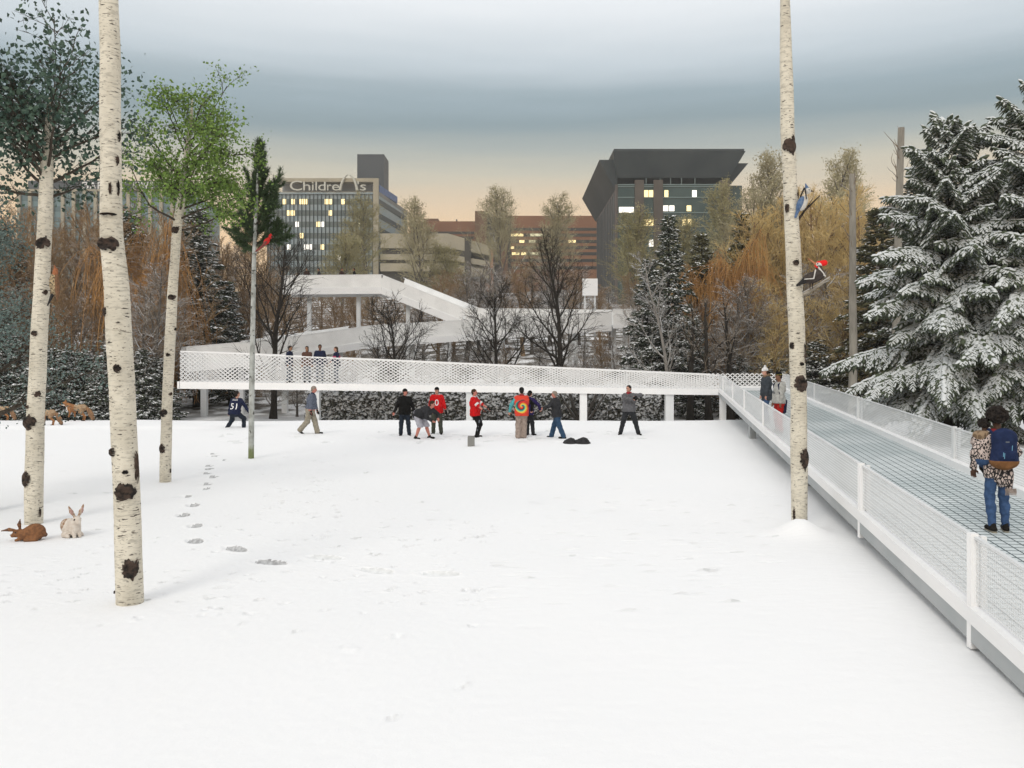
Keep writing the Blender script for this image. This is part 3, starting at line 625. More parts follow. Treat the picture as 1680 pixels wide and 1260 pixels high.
m_black = mat('black_wet_bark', (.018, .015, .012), (.032, .026, .020), 8, .9)
m_tanbark = snowy('tan_bark_snow', (.25, .17, .10), (.18, .125, .075), .45, .85, 2.0, .6)
m_tantwig = snowy('tan_twig', (.34, .225, .115), (.25, .16, .085), .70, 1.05, 1.0, .7)
m_greybark = snowy('grey_bark_snow', (.14, .125, .11), (.09, .082, .075), .30, .7, 2.0, .6)
m_greytwig = snowy('grey_twig_snow', (.26, .205, .145), (.18, .145, .11), .45, .85, 1.0, .8)
m_oltwig = mat('olive_twig', (.29, .27, .13), (.38, .34, .19), .5, .9)
m_paletwig = mat('pale_frosted_twig', (.46, .42, .27), (.35, .31, .19), .5, .9)
m_glowtwig = mat('glow_tinted_twig', (.70, .54, .25), (.54, .40, .19), .5, .9)  # golden sky glow put into the twig colour
m_orange = mat('orange_willow_strand', (.52, .28, .095), (.38, .20, .075), .7, .9)
m_whitetwig = snowy('snow_coated_twig', (.27, .25, .225), (.20, .185, .17), .25, .75, 1.5, .6)

def plant(name, label, cat, tr_mb, parts, px, Y, group=None, sc=1, rz=0, x=None, dz=0):
    """parts: list of (part name, MB or mesh, material)."""
    X = pxx(px, Y) if x is None else x
    o = thing(name, label, cat, (X, Y, float(gz(X, Y)) + dz), rz, group); o.scale = (sc, sc, sc)
    for nm, mb, mt in parts:
        (mb.build(nm, mt, o) if isinstance(mb, MB) else link(nm, mb, o))
    return o
# -- the four black bare trees in front of the walkway slope
for px, Y, top, seed, lab, kw in (
        (448, 46, 404, 3, 'black bare tree left of the bridge walkers with its trunk showing below the footbridge', dict(spread=.46, fork=.24, n1=17)),
        (651, 47, 500, 5, 'small black bare tree spreading above the middle of the footbridge', dict(spread=.58, fork=.20, n1=15, lead=.9)),
        (820, 46.5, 484, 8, 'wide black bare tree just left of the tallest black tree', dict(spread=.52, fork=.2, n1=17)),
        (922, 46, 402, 11, 'tallest black bare tree rising behind the middle of the footbridge', dict(spread=.40, fork=.2, n1=20))):
    X = pxx(px, Y); H = pz(top, Y) - float(gz(X, Y)); a, b, S = bare_tree(seed, H, .19 if H > 7 else .15, up=.09, twig=.0085, n2=9, n3=6, n4=2, **kw)
    plant('bare_tree', lab, 'tree', None, [('trunk', a, m_black), ('crown', b, m_black)], px, Y, 'black bare trees behind the footbridge')

# -- woodland of leafless trees: a few kinds, copied
def proto(name, label, cat, parts, group):
    o = thing(name, label, cat, (0, 0, 0), 0, group)
    for nm, mb, mt in parts: mb.build(nm, mt, o)
    return [o, False]
def place(pr, X, Y, H, sc, rz, label=None, group=None, dz=0):
    o = pr[0]; z = float(gz(X, Y)) + dz
    if not pr[1]:
        pr[1] = True; o.location = (X, Y, z); o.rotation_euler = (0, 0, rz); o.scale = sc if isinstance(sc, tuple) else (sc,) * 3
        if label: o['label'] = label
        if group: o['group'] = group
        return o
    return dup(o, (X, Y, z), rz, sc, label, group)
kinds = {}
WG = 'leafless trees of the woodland'
for key, mt, mtw, lab in (('tan', m_tanbark, m_tantwig, 'tan bare tree in the dense leafless woodland'), ('grey', m_greybark, m_greytwig, 'grey bare tree dusted with snow in the woodland'),
                          ('gold', m_tanbark, m_glowtwig, 'bare tree with golden glow coloured into its twigs in the right wood'), ('pale', m_greybark, m_paletwig, 'pale frosted tree with a rounded airy crown near the buildings'),
                          ('olive', m_greybark, m_oltwig, 'olive grey tree with a rounded crown below the buildings')):
    kinds[key] = []
    for v in range(2 if key in ('gold', 'tan', 'grey') else 2):
        big = key in ('pale', 'olive')
        a, b, S = bare_tree(40 + v * 7 + len(kinds) * 13, 10, .16, spread=.36 if not big else .40, fork=.16 if not big else .22, n1=22 if big else 20, n2=9, n3=6, n4=5 if big else 3, twig=.013 if big else .010, up=.08, ang=(.35, .8))
        if big:
            r = np.random.default_rng(v + 3); T = np.array(S.tips); C = np.repeat(T, 4, 0) + r.normal(0, .16, (len(T) * 4, 3)); V, Fq = leaf_cards(r, C, .11); b.add(V, Fq)
        kinds[key].append(proto('bare_tree', lab, 'tree', [('trunk', a, mt), ('crown', b, mtw)], WG))
r = np.random.default_rng(21)
def wood(key, px, Y, top, wide=1.0, lab=None, group=WG):
    X = pxx(px, Y); H = pz(top, Y) - float(gz(X, Y)); v = int(r.integers(0, len(kinds[key]))); s = H / 10.3
    return place(kinds[key][v], X, Y, H, (s * wide, s * wide, s), r.uniform(0, 6.3), lab, group)
# left wood
for px in np.arange(-60, 440, 23): wood('tan' if r.random() < .75 else 'grey', px + r.uniform(-10, 10), r.uniform(49, 60) if px < 275 else r.uniform(57, 63), 352 + r.uniform(-12, 45) + (30 if 420 > px > 330 else 0), 1.1)
for px in np.arange(-40, 275, 38): wood('grey' if r.random() < .5 else 'tan', px + r.uniform(-14, 14), r.uniform(45.5, 48), 470 + r.uniform(-35, 50), 1.3)
# slope behind the bridges: low in the middle so that the buildings stay in view
for px in np.arange(425, 1050, 24):
    wood('tan' if px < 620 else ('grey' if r.random() < .6 else 'tan'), px + r.uniform(-9, 9), r.uniform(75, 92), 448 + 18 * math.sin(px * .013) + r.uniform(-8, 28), 1.5)
for px in np.arange(440, 1050, 36): wood('grey' if r.random() < .6 else 'tan', px + r.uniform(-12, 12), r.uniform(56, 60), 552 + r.uniform(-12, 14), 1.5)
for px in np.arange(440, 1060, 45): wood('grey', px + r.uniform(-12, 12), r.uniform(46.5, 49), 612 + r.uniform(-18, 10), 1.8)
# right wood
for px in np.arange(1225, 1420, 19): wood('gold', px + r.uniform(-7, 7), r.uniform(50, 62), 338 + r.uniform(-25, 60) + abs(px - 1330) * .12, 1.15)
for px in np.arange(1200, 1700, 26): wood('grey' if r.random() < .5 else 'gold', px + r.uniform(-10, 10), r.uniform(46, 49), 480 + r.uniform(-40, 40), 1.4)
for px in np.arange(1050, 1260, 26): wood('grey', px + r.uniform(-10, 10), r.uniform(49, 54), 480 + r.uniform(-30, 50), 1.2)
# rounded pale and olive crowns in front of the buildings
for px, Y, top, key, wd, lab in ((603, 150, 338, 'olive', 1.15, 'olive tree covering the right half of the hospital front'), (692, 120, 335, 'pale', .95, 'pale frosted tree above the parking garage'),
        (822, 150, 309, 'pale', 1.0, 'pale frosted tree rising over the brick building towers'),
        (742, 120, 412, 'olive', 1.4, 'olive tree left of the brick towers'), (905, 140, 333, 'pale', 1.0, 'pale frosted tree in front of the brick building roof'), (1045, 100, 362, 'olive', 1.2, 'olive tree at the foot of the flared roof building'),
        (1192, 105, 322, 'olive', .9, 'tall olive tree covering the right end of the flared roof building'), (1236, 95, 272, 'pale', .95, 'tall pale tree right of the flared roof building'),
        (1120, 100, 375, 'olive', 1.3, 'olive tree in front of the flared roof building windows'), (1392, 75, 275, 'pale', .9, 'pale tree beside the grey gabled house'), (1275, 90, 330, 'pale', 1.1, 'pale golden tree behind the right birch'), (560, 100, 400, 'olive', 1.4, 'low olive tree at the hospital corner')):
    wood(key, px, Y, top, wd, lab, 'rounded trees by the buildings')
# -- orange willows
def willow(seed, H, rad):
    r = np.random.default_rng(seed); a, b = MB(), MB(); tp, tr = grow(r, (0, 0, -.1), (0, 0, 1), H * .6, .2, .1, 7, .05, .03); a.sweep(tp, tr, 8)
    st = []
    for i in range(26):
        p, d = at_t(tp, r.uniform(.45, 1)); az = i * 2.4; q, w_ = grow(r, p, side_dir(r, np.array((0, 0, 1.)), r.uniform(.15, .75), az), H * r.uniform(.28, .45), .05, .012, 7, .08, .02); a.sweep(q, w_, 5, cap=False)
        for _ in range(95): st.append(at_t(q, r.uniform(.25, 1))[0] + r.normal(0, .12, 3))
    S = np.array(st); S[:, :2] *= 1; n = len(S); D = r.normal(0, .5, (n, 3)); D[:, 2] = .35; ln = r.uniform(.12, .42, n) * H
    ps = [S]; cur = S; v = D * .9
    for k in range(5):
        v = v * .62 + np.array((0, 0, -.5)) + r.normal(0, .10, (n, 3)); cur = cur + v * (ln / 3.2)[:, None]; cur[:, 2] = np.maximum(cur[:, 2], .5); ps.append(cur)
    for k in range(5): b.tubes(ps[k], ps[k + 1], .012, .010, 3)
    return a, b
for px, Y, top, lab, sd, rd in ((243, 50, 352, 'orange weeping willow between the two left birches', 4, 1), (1192, 51, 362, 'bright orange weeping willow above the ramp corner', 9, 1.2), (1160, 55, 430, 'orange willow beside the dark conifer', 14, 1)):
    X = pxx(px, Y); H = pz(top, Y) - float(gz(X, Y)); a, b = willow(sd, H, rd)
    plant('willow_tree', lab, 'tree', None, [('trunk', a, m_tanbark), ('crown', b, m_orange)], px, Y, 'orange willows in the woodland')

# -- dark conifers dusted with snow
m_conif = snowy('dark_needles_snow', (.038, .048, .034), (.072, .085, .056), .26, .54, 2.2, .6, island=True, bare=.28)
m_conif2 = snowy('olive_needles_snow', (.065, .068, .036), (.12, .115, .062), .50, .75, 2.2, .5, island=True, bare=.5)
def conifer(seed, H, Rd, base=.08, dense=1.0, tuft=.30, gap=0.):
    r = np.random.default_rng(seed); a, b = MB(), MB(); tp, tr = grow(r, (0, 0, -.2), (0, 0, 1), H + .1, .022 * H, .02, 8, .008, .05); a.sweep(tp, tr, 7)
    C, D = [], []; n = int(95 * dense); 
    for i in range(n):
        t = base + (1 - base) * (i + r.random()) / n
        if r.random() < gap: continue
        L = (Rd * (1 - t) ** .8 * r.uniform(.7, 1.15) + .12) * (1 if t > base + .06 else .75); az = i * 2.4 + r.normal(0, .25); el = .5 * t + .12 - .3 * (1 - t)
        d = np.array((math.cos(az) * math.cos(el), math.sin(az) * math.cos(el), math.sin(el))); q, w_ = grow(r, (0, 0, t * H), d, L, .03 * (1 - t) + .012, .006, 4, .05, -.06); a.sweep(q, w_, 4, cap=False)
        m_ = max(4, int(L / .11)); sd = unit(np.cross(d, (0, 0, 1.)))
        for k in range(m_):
            u = .15 + .85 * k / m_; p, dd = at_t(q, u)
            for sg in (-1, 0, 1):
                off = sd * sg * (.32 * L * (1.1 - u)) * r.uniform(.3, 1)
                C.append(p + off + r.normal(0, .05, 3)); D.append(unit(dd + sd * sg * .8 + np.array((0, 0, -.45)) + r.normal(0, .25, 3)))
    C = np.array(C); D = np.array(D); n = len(C); s = tuft * r.uniform(.6, 1.25, n)
    # a drooping ragged tuft: four-sided spike with a swollen middle
    e = np.cross(D, np.array([[0, 0, 1.]])) + 1e-4; e /= np.linalg.norm(e, axis=1, keepdims=True); f = np.cross(e, D)
    md = C + D * (s * .42)[:, None]; wv = (s * .30)[:, None]; j = lambda: r.uniform(.6, 1.4, n)[:, None]
    V = np.stack([C, md + e * wv * j(), md + f * wv * .6 * j(), md - e * wv * j(), md - f * wv * .6 * j(), C + D * s[:, None] * 1.05], 1).reshape(-1, 3)
    o = (np.arange(n) * 6)[:, None]; b.add(V, np.concatenate([o + np.array(q_)[None] for q_ in ((0, 2, 1), (0, 3, 2), (0, 4, 3), (0, 1, 4), (5, 1, 2), (5, 2, 3), (5, 3, 4), (5, 4, 1))]))
    k = 5; idx = np.repeat(np.arange(n), k); Cn = C[idx] + D[idx] * (s[idx] * r.uniform(0, .9, n * k))[:, None]; Dn = D[idx] + r.normal(0, .55, (n * k, 3)); Dn /= np.linalg.norm(Dn, axis=1, keepdims=True)
    V, T = tri_needles(r, Cn, Dn, s[idx] * .55, .045); b.add(V, T); return a, b
ck = []
for sd, (H, Rd, dn) in enumerate(((11, 2.3, 1.0), (9, 2.2, .95), (5, 2.0, .7))):
    a, b = conifer(100 + sd, H, Rd, .05 if sd != 0 else .12, dn, .34); ck.append((H, proto('conifer_tree', 'dark conifer dusted with snow', 'tree', [('trunk', a, m_black), ('crown', b, m_conif)], 'dark conifers of the woodland')))
a, b = conifer(133, 11, 2.5, .10, 1.0, .36); ck.append((11, proto('conifer_tree', 'olive tinted conifer dusted with snow', 'tree', [('trunk', a, m_black), ('crown', b, m_conif2)], 'dark conifers of the woodland')))
def con(k, px, Y, top, lab, wd=1.0):
    X = pxx(px, Y); H = pz(top, Y) - float(gz(X, Y)); s = H / ck[k][0]; place(ck[k][1], X, Y, H, (s * wd, s * wd, s), r.uniform(0, 6), lab)
con(0, 325, 53, 347, 'dark snow dusted conifer standing right of the third birch', 1.3)
con(1, 378, 54, 470, 'dark conifer behind the left end of the footbridge', 1.0)
con(0, 1098, 47, 358, 'dark conifer in front of the flared roof building', 1.0)
con(3, 1150, 52, 385, 'olive tinted conifer left of the orange willow', 1.0)
con(3, 1218, 58, 350, 'olive tinted conifer behind the orange willow', .9)
con(1, 1064, 48.5, 430, 'dark conifer at the right end of the upper walkway', 1.0)
con(1, 1140, 46, 520, 'shorter dark conifer beside the ramp corner', 1.1)
con(3, 1440, 44, 345, 'dark olive conifer behind the big snowy spruce', 1.2)
con(0, 1500, 42, 300, 'tall dark conifer between the two snowy spruces', 1.1)
con(1, 215, 52, 352, 'dark conifer tip rising behind the main birch', 1.0)
con(0, 30, 52, 400, 'dark conifer in the far left wood', 1.0); con(1, 8, 45, 510, 'dark conifer on the left picture edge', 1.2)
LG = 'low snowy conifers along the left wood edge'
for i, px in enumerate(np.arange(-30, 282, 24)):
    Y = r.uniform(43.5, 45.5); X = pxx(px, Y); top = 596 + r.uniform(-38, 24); H = pz(top, Y) - float(gz(X, Y)); s = H / 5
    place(ck[2][1], X, Y, H, (s * 1.25, s * 1.25, s), r.uniform(0, 6), 'low dark conifer loaded with snow along the left wood edge', LG)
for i, px in enumerate((1240, 1268, 1300, 1340, 1375, 1400, 1215)):
    Y = r.uniform(44.5, 47); X = pxx(px, Y); top = 590 + r.uniform(-30, 30); H = pz(top, Y) - float(gz(X, Y)); s = H / 5
    place(ck[2][1], X, Y, H, (s * 1.25, s * 1.25, s), r.uniform(0, 6), 'low dark conifer loaded with snow behind the ramp', 'low snowy conifers behind the ramp')
for px, Y, lab in ((1133, 44.2, 'dark tree trunk under the footbridge nearest the right hand post'), (1163, 44.6, 'dark tree trunk just left of the bridge corner post'), (1199, 45, 'dark tree trunk just right of the bridge corner post')):
    X = pxx(px, Y); a, b, S = bare_tree(int(px), 6.2, .21, spread=.3, fork=.35, n1=10, n2=6, n3=4, n4=1, twig=.008)
    plant('bare_tree', lab, 'tree', None, [('trunk', a, m_black), ('crown', b, m_greytwig)], px, Y, 'dark trunks by the ramp corner')
a, b, S = bare_tree(77, 8.5, .13, spread=.30, fork=.22, n1=16, n2=6, n3=4, n4=1, twig=.010, up=.12)
plant('bare_tree', 'slender snow coated pale tree beside the dark conifer under the bridge', 'tree', None, [('trunk', a, m_whitetwig), ('crown', b, m_whitetwig)], 1099, 44)
# grey straight trunks beside the spruce
m_greytrunk = mat('weathered_grey_bark', (.30, .28, .24), (.20, .185, .16), 3, .9, bmp=.4, stretch=(1, 1, .25))
for px, top, Y, lab in ((1399, 279, 41, 'straight grey bare trunk left of the big snowy spruce'), (1471, 205, 38.5, 'tall grey bare trunk behind the big snowy spruce')):
    X = pxx(px, Y); g = float(gz(X, Y)); a = MB(); rr = np.random.default_rng(int(px)); H = pz(top, Y) - g; tp, tr = grow(rr, (0, 0, -.2), (0, 0, 1), H, .21, .14, 14, .01, .05); a.sweep(tp, tr, 12); b = MB()
    for i in range(16):
        p, d = at_t(tp, rr.uniform(.7, .99)); q, w_ = grow(rr, p, side_dir(rr, d, .8, rr.uniform(0, 6)), rr.uniform(.5, 1.3), .025, .008, 5, .2, .1); b.sweep(q, w_, 5)
    plant('bare_tree', lab, 'tree', None, [('trunk', a, m_greytrunk), ('branches', b, m_greytwig)], px, Y)
# -- hedge of snow laden shrubs under the bridge
m_hedge = snowy('snow_laden_leaf', (.05, .052, .044), (.12, .12, .10), -.45, .0, 5, 1.5, island=True, bare=.20)
def shrub(seed, Rd, H, n):
    r = np.random.default_rng(seed); a, b = MB(), MB()
    for i in range(26):
        q, w_ = grow(r, r.normal(0, Rd * .25, 3) * (1, 1, 0), unit(r.normal(0, .4, 3) + (0, 0, 1.2)), H * r.uniform(.7, 1.05), .022, .008, 5, .12, .05); a.sweep(q, w_, 4)
    u = r.uniform(0, 1, n); th = r.uniform(0, 6.28, n); rr = Rd * np.sqrt(r.uniform(0, 1, n)); z = H * u ** .8
    C = np.stack([rr * np.cos(th), rr * np.sin(th) * .7, z], -1); s = r.choice((.05, .08, .12, .19), n, p=(.3, .3, .25, .15))
    D = r.normal(0, 1, (n, 3)); D /= np.linalg.norm(D, axis=1, keepdims=True); E = np.cross(D, r.normal(0, 1, (n, 3))); E /= np.linalg.norm(E, axis=1, keepdims=True); G = np.cross(D, E)
    V = np.stack([C + D * s[:, None], C + E * s[:, None] * .8, C + G * s[:, None] * .6, C - E * s[:, None] * .8, C - G * s[:, None] * .6, C - D * s[:, None]], 1).reshape(-1, 3); o = (np.arange(n) * 6)[:, None]
    b.add(V, np.concatenate([o + np.array(q_)[None] for q_ in ((0, 1, 2), (0, 2, 3), (0, 3, 4), (0, 4, 1), (5, 2, 1), (5, 3, 2), (5, 4, 3), (5, 1, 4))])); return a, b
sk = []
for v in range(2):
    a, b = shrub(200 + v, 1.05, 1.75, 3400); sk.append(proto('shrub', 'snow laden shrub in the hedge below the footbridge', 'shrub', [('stems', a, m_black), ('foliage', b, m_hedge)], 'snow laden shrubs below the footbridge'))
for i, px in enumerate(np.arange(535, 1070, 37)):
    X = pxx(px, 45.2); place(sk[i % 2], X, 45.2 + r.uniform(-.2, .3), 1, (r.uniform(.95, 1.1), .8, r.uniform(.95, 1.12)), 0 if i % 3 else 3.14, dz=.0)
for px, Y, s_ in ((955, 44.2, 1.0),):
    a = MB(); b = MB(); rr = np.random.default_rng(5)
    for i in range(9):
        an = -0.75 + i * .19; q, w_ = grow(rr, (an * .25, 0, -.1), unit(np.array((math.sin(an) * 1.1, rr.normal(0, .2), 1.))), 2.6, .085, .03, 7, .05, .05); a.sweep(q, w_, 6)
        for _ in range(8):
            p, d = at_t(q, rr.uniform(.3, 1)); e, w2 = grow(rr, p, side_dir(rr, d, .7, rr.uniform(0, 6)), .8, .018, .006, 4, .15, .03); b.sweep(e, w2, 4)
    plant('multi_stem_tree', 'fan of dark stems with a snow filled base under the middle of the footbridge', 'tree', None, [('trunk', a, m_greybark), ('branches', b, m_whitetwig)], px, Y)

# ------------------------------------------------------------------ birches
m_birch, t_, b_ = new_mat('birch_bark'); b_.inputs['Roughness'].default_value = .7; b_.inputs['Specular IOR Level'].default_value = .2
base = mixc(t_, sstep(t_, noise(t_, 3, 5, stretch=(1, 1, .6)), .35, .7), (.70, .655, .55), (.55, .51, .42))
base = mixc(t_, mth(t_, 'MULTIPLY', sstep(t_, noise(t_, 16, 4, stretch=(.5, .5, 2.2)), .50, .66), .6), base, (.34, .315, .26))
base = mixc(t_, sstep(t_, noise(t_, 9, 2, stretch=(1, 1, 5.0)), .635, .665), base, (.06, .05, .042))
base = mixc(t_, sstep(t_, noise(t_, 22, 2, stretch=(.8, .8, 4.2)), .64, .69), base, (.13, .11, .09))
t_.links.new(base, b_.inputs['Base Color']); bump(t_, b_, noise(t_, 14, 5, stretch=(1, 1, 3)), .5, .02)
m_knot = mat('black_bark_knot', (.014, .013, .012), (.085, .058, .045), 11, .95, bmp=1.0)
m_twigd = mat('dark_birch_twig', (.05, .04, .03), (.08, .065, .05), 5, .9)
def axis_from(pts_px, Y):          # (px, py, width px) rows from the foot up
    s = F / Y; P_ = np.array([P(a, b, Y) for a, b, c in pts_px]); W_ = np.array([c for a, b, c in pts_px]) / s / 2
    return P_, W_
def birch(name, label, rows, Y, knots, seed, top_extra=()):
    Pk, Wk = axis_from(rows, Y); r = np.random.default_rng(seed)
    g = float(gz(Pk[0][0], Y)); foot = np.array((Pk[0][0], Y, g))
    Pk = np.vstack([Pk] + [np.array([q[:3]]) for q in top_extra]); Wk = np.concatenate([Wk, [q[3] for q in top_extra]])
    Pk[0][2] = min(Pk[0][2], g - .06)
    zz = np.arange(Pk[0][2], Pk[-1][2], .045); o = np.argsort(Pk[:, 2]); ax = np.stack([np.interp(zz, Pk[o, 2], Pk[o, 0]), np.interp(zz, Pk[o, 2], Pk[o, 1]), zz], -1)
    k = np.ones(9) / 9; 
    for c in (0, 1): ax[:, c] = np.convolve(np.pad(ax[:, c], 4, 'edge'), k, 'valid')
    rad = np.interp(zz, Pk[o, 2], Wk[o]); n = 26; a = np.arange(n) * 2 * np.pi / n
    rr = rad[:, None] * (1 + .03 * np.sin(2 * a + zz[:, None] * 2.1) + .02 * np.sin(3 * a - zz[:, None] * 5) + r.normal(0, .006, (len(zz), n)))
    root = thing(name, label, 'tree', tuple(foot)); b = MB(); b.sweep(ax, rr, n); b.build('trunk', m_birch, root, True, True)
    for px, py, wpx, hpx in knots:
        z = pz(py, Y); i = int(np.clip(np.searchsorted(zz, z), 1, len(zz) - 2)); R0 = rad[i]; xo = pxx(px, Y) - ax[i, 0]
        th0 = math.asin(np.clip(xo / R0, -.97, .97)); hw = wpx / (F / Y) / 2; hh = hpx / (F / Y) / 2; m_ = 25; rk = np.random.default_rng(int(px * 7 + py)); ph = rk.uniform(0, 6.3, 6); am = rk.uniform(.03, .13, 6); gu, gv = np.meshgrid(np.linspace(-1, 1, m_), np.linspace(-1, 1, m_))
        q = np.sqrt(gu ** 2 + gv ** 2); an = np.arctan2(gv, gu); f = np.maximum(np.abs(gu), np.abs(gv)) / np.maximum(q, 1e-6); uu, vv = gu * f, gv * f        # square grid to disc
        edge = .95 + sum(am[i_] * np.sin(w_k * an + ph[i_]) for i_, w_k in enumerate((2, 3, 4, 6, 9, 14)))
        uu, vv = uu * edge, vv * edge; vv = vv - .25 * (uu ** 2) * (vv < 0) * 0
        rho = np.clip(np.sqrt(uu ** 2 + vv ** 2), 0, 1); lift = .010 + .030 * (hw / .1) * np.exp(-((rho - .62) / .25) ** 2) - .004; lift = np.where(rho > .97, -.004, lift + r.normal(0, .002, lift.shape))
        th = th0 + uu * min(hw / R0, 1.5); zq = z + vv * hh; axx = np.interp(zq, zz, ax[:, 0]); ayy = np.interp(zq, zz, ax[:, 1]); rq = np.interp(zq, zz, rad) * 1.045 + lift
        V = np.stack([axx + np.sin(th) * rq, ayy - np.cos(th) * rq, zq], -1).reshape(-1, 3); ii = (np.arange(m_ - 1)[:, None] * m_ + np.arange(m_ - 1)).ravel()
        kb = MB(); kb.add(V, np.stack([ii, ii + 1, ii + m_ + 1, ii + m_], -1)); kb.build('knot', m_knot, root, True, True)
    return root, ax, rad
def crown_limbs(root, ax, rad, z0, z1, n, L, seed, ang=(.6, 1.1), up=.03, droop=-.02, leaf=None, leafmats=None, nl=0, size=.06, cloud=.22, bias=(0, 0, 0)):
    r = np.random.default_rng(seed); S = Limbs(); tips = []; a = MB()
    for i in range(n):
        z = z0 + (z1 - z0) * (i + r.random()) / n; k = int(np.clip(np.searchsorted(ax[:, 2], z), 0, len(ax) - 1)); p = ax[k]; az = i * 2.4 + r.normal(0, .3)
        q, w_ = grow(r, p, unit(side_dir(r, np.array((0, 0, 1.)), r.uniform(*ang), az) + np.array(bias)), L * r.uniform(.7, 1.2), max(.012, rad[k] * .3), .007, 7, .10, up); a.sweep(q, w_, 5, cap=False)
        for j in range(9):
            p_, d_ = at_t(q, r.uniform(.2, 1)); e, w2 = grow(r, p_, side_dir(r, d_, r.uniform(.4, .9), r.uniform(0, 6.3)), L * .4 * r.uniform(.5, 1.2), .008, .003, 4, .15, droop); S.add(e, w2, False)
            for _ in range(5):
                p5, d5 = at_t(e, r.uniform(.2, 1)); e5, w5 = grow(r, p5, side_dir(r, d5, .6, r.uniform(0, 6.3)), L * .16, .004, .002, 3, .2, droop * 2); S.add(e5, w5, False); tips.append(e5)
    S.twig_mb(a); a.build('branches', m_twigd, root, True, True)
    if nl:
        T = np.concatenate(tips); C = T[r.integers(0, len(T), nl)] + r.normal(0, cloud, (nl, 3)) * np.array((1, 1, .8)); V, Fq = leaf_cards(r, C, size, down=.5, aspect=.75); b = MB(); b.add(V, Fq); b.build('foliage', leafmats, root, False, True)
m_leafg = mat('fresh_green_leaf', (.10, .19, .035), (.20, .30, .06), rough=.55, island=True)
m_leafb = mat('blue_green_leaf', (.028, .062, .048), (.075, .125, .085), rough=.5, island=True)
m_leafp = mat('frosty_blue_leaf', (.10, .155, .145), (.20, .26, .24), rough=.5, island=True)
# main birch
Yb1 = 9.66; top_w = lambda px, py, Y, wpx: (*P(px, py, Y), wpx / (F / Y) / 2)
root, ax, rad = birch('birch_tree', 'thickest white birch with black knots standing closest at front left', [(213, 992, 42), (211, 900, 41), (205, 740, 42), (198, 600, 40), (192, 480, 38), (183, 390, 36), (182, 300, 34), (181, 214, 33)], Yb1,
    [(184, 402, 37, 24), (178, 512, 13, 16), (201, 604, 13, 13), (192, 740, 15, 13), (226, 765, 8, 55), (214, 772, 10, 7), (214, 804, 36, 27), (222, 929, 27, 32), (188, 312, 5, 20), (196, 265, 6, 16), (197, 225, 5, 18), (197, 310, 5, 26), (185, 354, 28, 5), (190, 970, 8, 5)], 1,
    [top_w(181, 100, Yb1, 31), top_w(178, -10, Yb1, 29), top_w(180, -200, Yb1, 22)])
crown_limbs(root, ax, rad, 7.4, 8.1, 9, 1.3, 1, ang=(.3, .6))
# left birch with blue-green leaves
Yb2 = 14.4
root, ax, rad = birch('birch_tree', 'left white birch with a woodpecker on its side and blue green leaves above', [(55, 858, 27), (56, 780, 28), (58, 690, 28), (64, 560, 25), (70, 440, 24), (75, 330, 22)], Yb2,
    [(76, 400, 25, 18), (78, 480, 8, 9), (63, 547, 11, 9), (68, 646, 10, 10), (52, 667, 7, 6), (55, 692, 25, 22), (49, 785, 18, 25), (68, 840, 4, 14)], 2, [top_w(78, 250, Yb2, 17), top_w(80, 200, Yb2, 10), top_w(82, 160, Yb2, 5)])
crown_limbs(root, ax, rad, 5.4, 6.9, 24, 1.4, 2, ang=(.5, 1.25), droop=-.05, leafmats=m_leafb, nl=5500, size=.085, bias=(-.30, 0, 0))
# frosty tree on the left picture edge
X, Y = pxx(-25, 15.5), 15.5; rr_ = np.random.default_rng(9); a, b, S = bare_tree(31, 6.1, .13, spread=.30, fork=.2, n1=22, n2=8, n3=6, n4=1, twig=.004, up=.03, ang=(.5, 1.1))
T = np.array(S.tips); C = T[rr_.integers(0, len(T), 15000)] + rr_.normal(0, .14, (15000, 3)); lb = MB(); V, Fq = leaf_cards(rr_, C, .06, down=.3); lb.add(V, Fq)
plant('leafy_tree', 'frosty blue green leafy tree on the left picture edge', 'tree', None, [('trunk', a, m_twigd), ('branches', b, m_twigd), ('foliage', lb, m_leafp)], -25, 15.5)
# third birch, fresh green crown
Yb3 = 19.0
root, ax, rad = birch('birch_tree', 'slim white birch with a fresh green leafy crown right of the thickest birch', [(271, 793, 18), (273, 700, 17.5), (277, 600, 17), (283, 480, 16), (290, 378, 14.5)], Yb3,
    [(290, 378, 13, 13), (285, 488, 14, 9), (289, 540, 4, 6), (279, 582, 7, 6), (282, 646, 6, 6), (271, 677, 15, 12), (269, 735, 11, 16), (281, 772, 3, 8)], 3, [top_w(298, 320, Yb3, 12), top_w(308, 240, Yb3, 9), top_w(314, 190, Yb3, 5), top_w(316, 160, Yb3, 2)])
crown_limbs(root, ax, rad, 5.6, 7.7, 26, 1.42, 3, ang=(.5, 1.4), droop=-.09, leafmats=m_leafg, nl=11000, size=.070, cloud=.12, bias=(.34, 0, -.05))
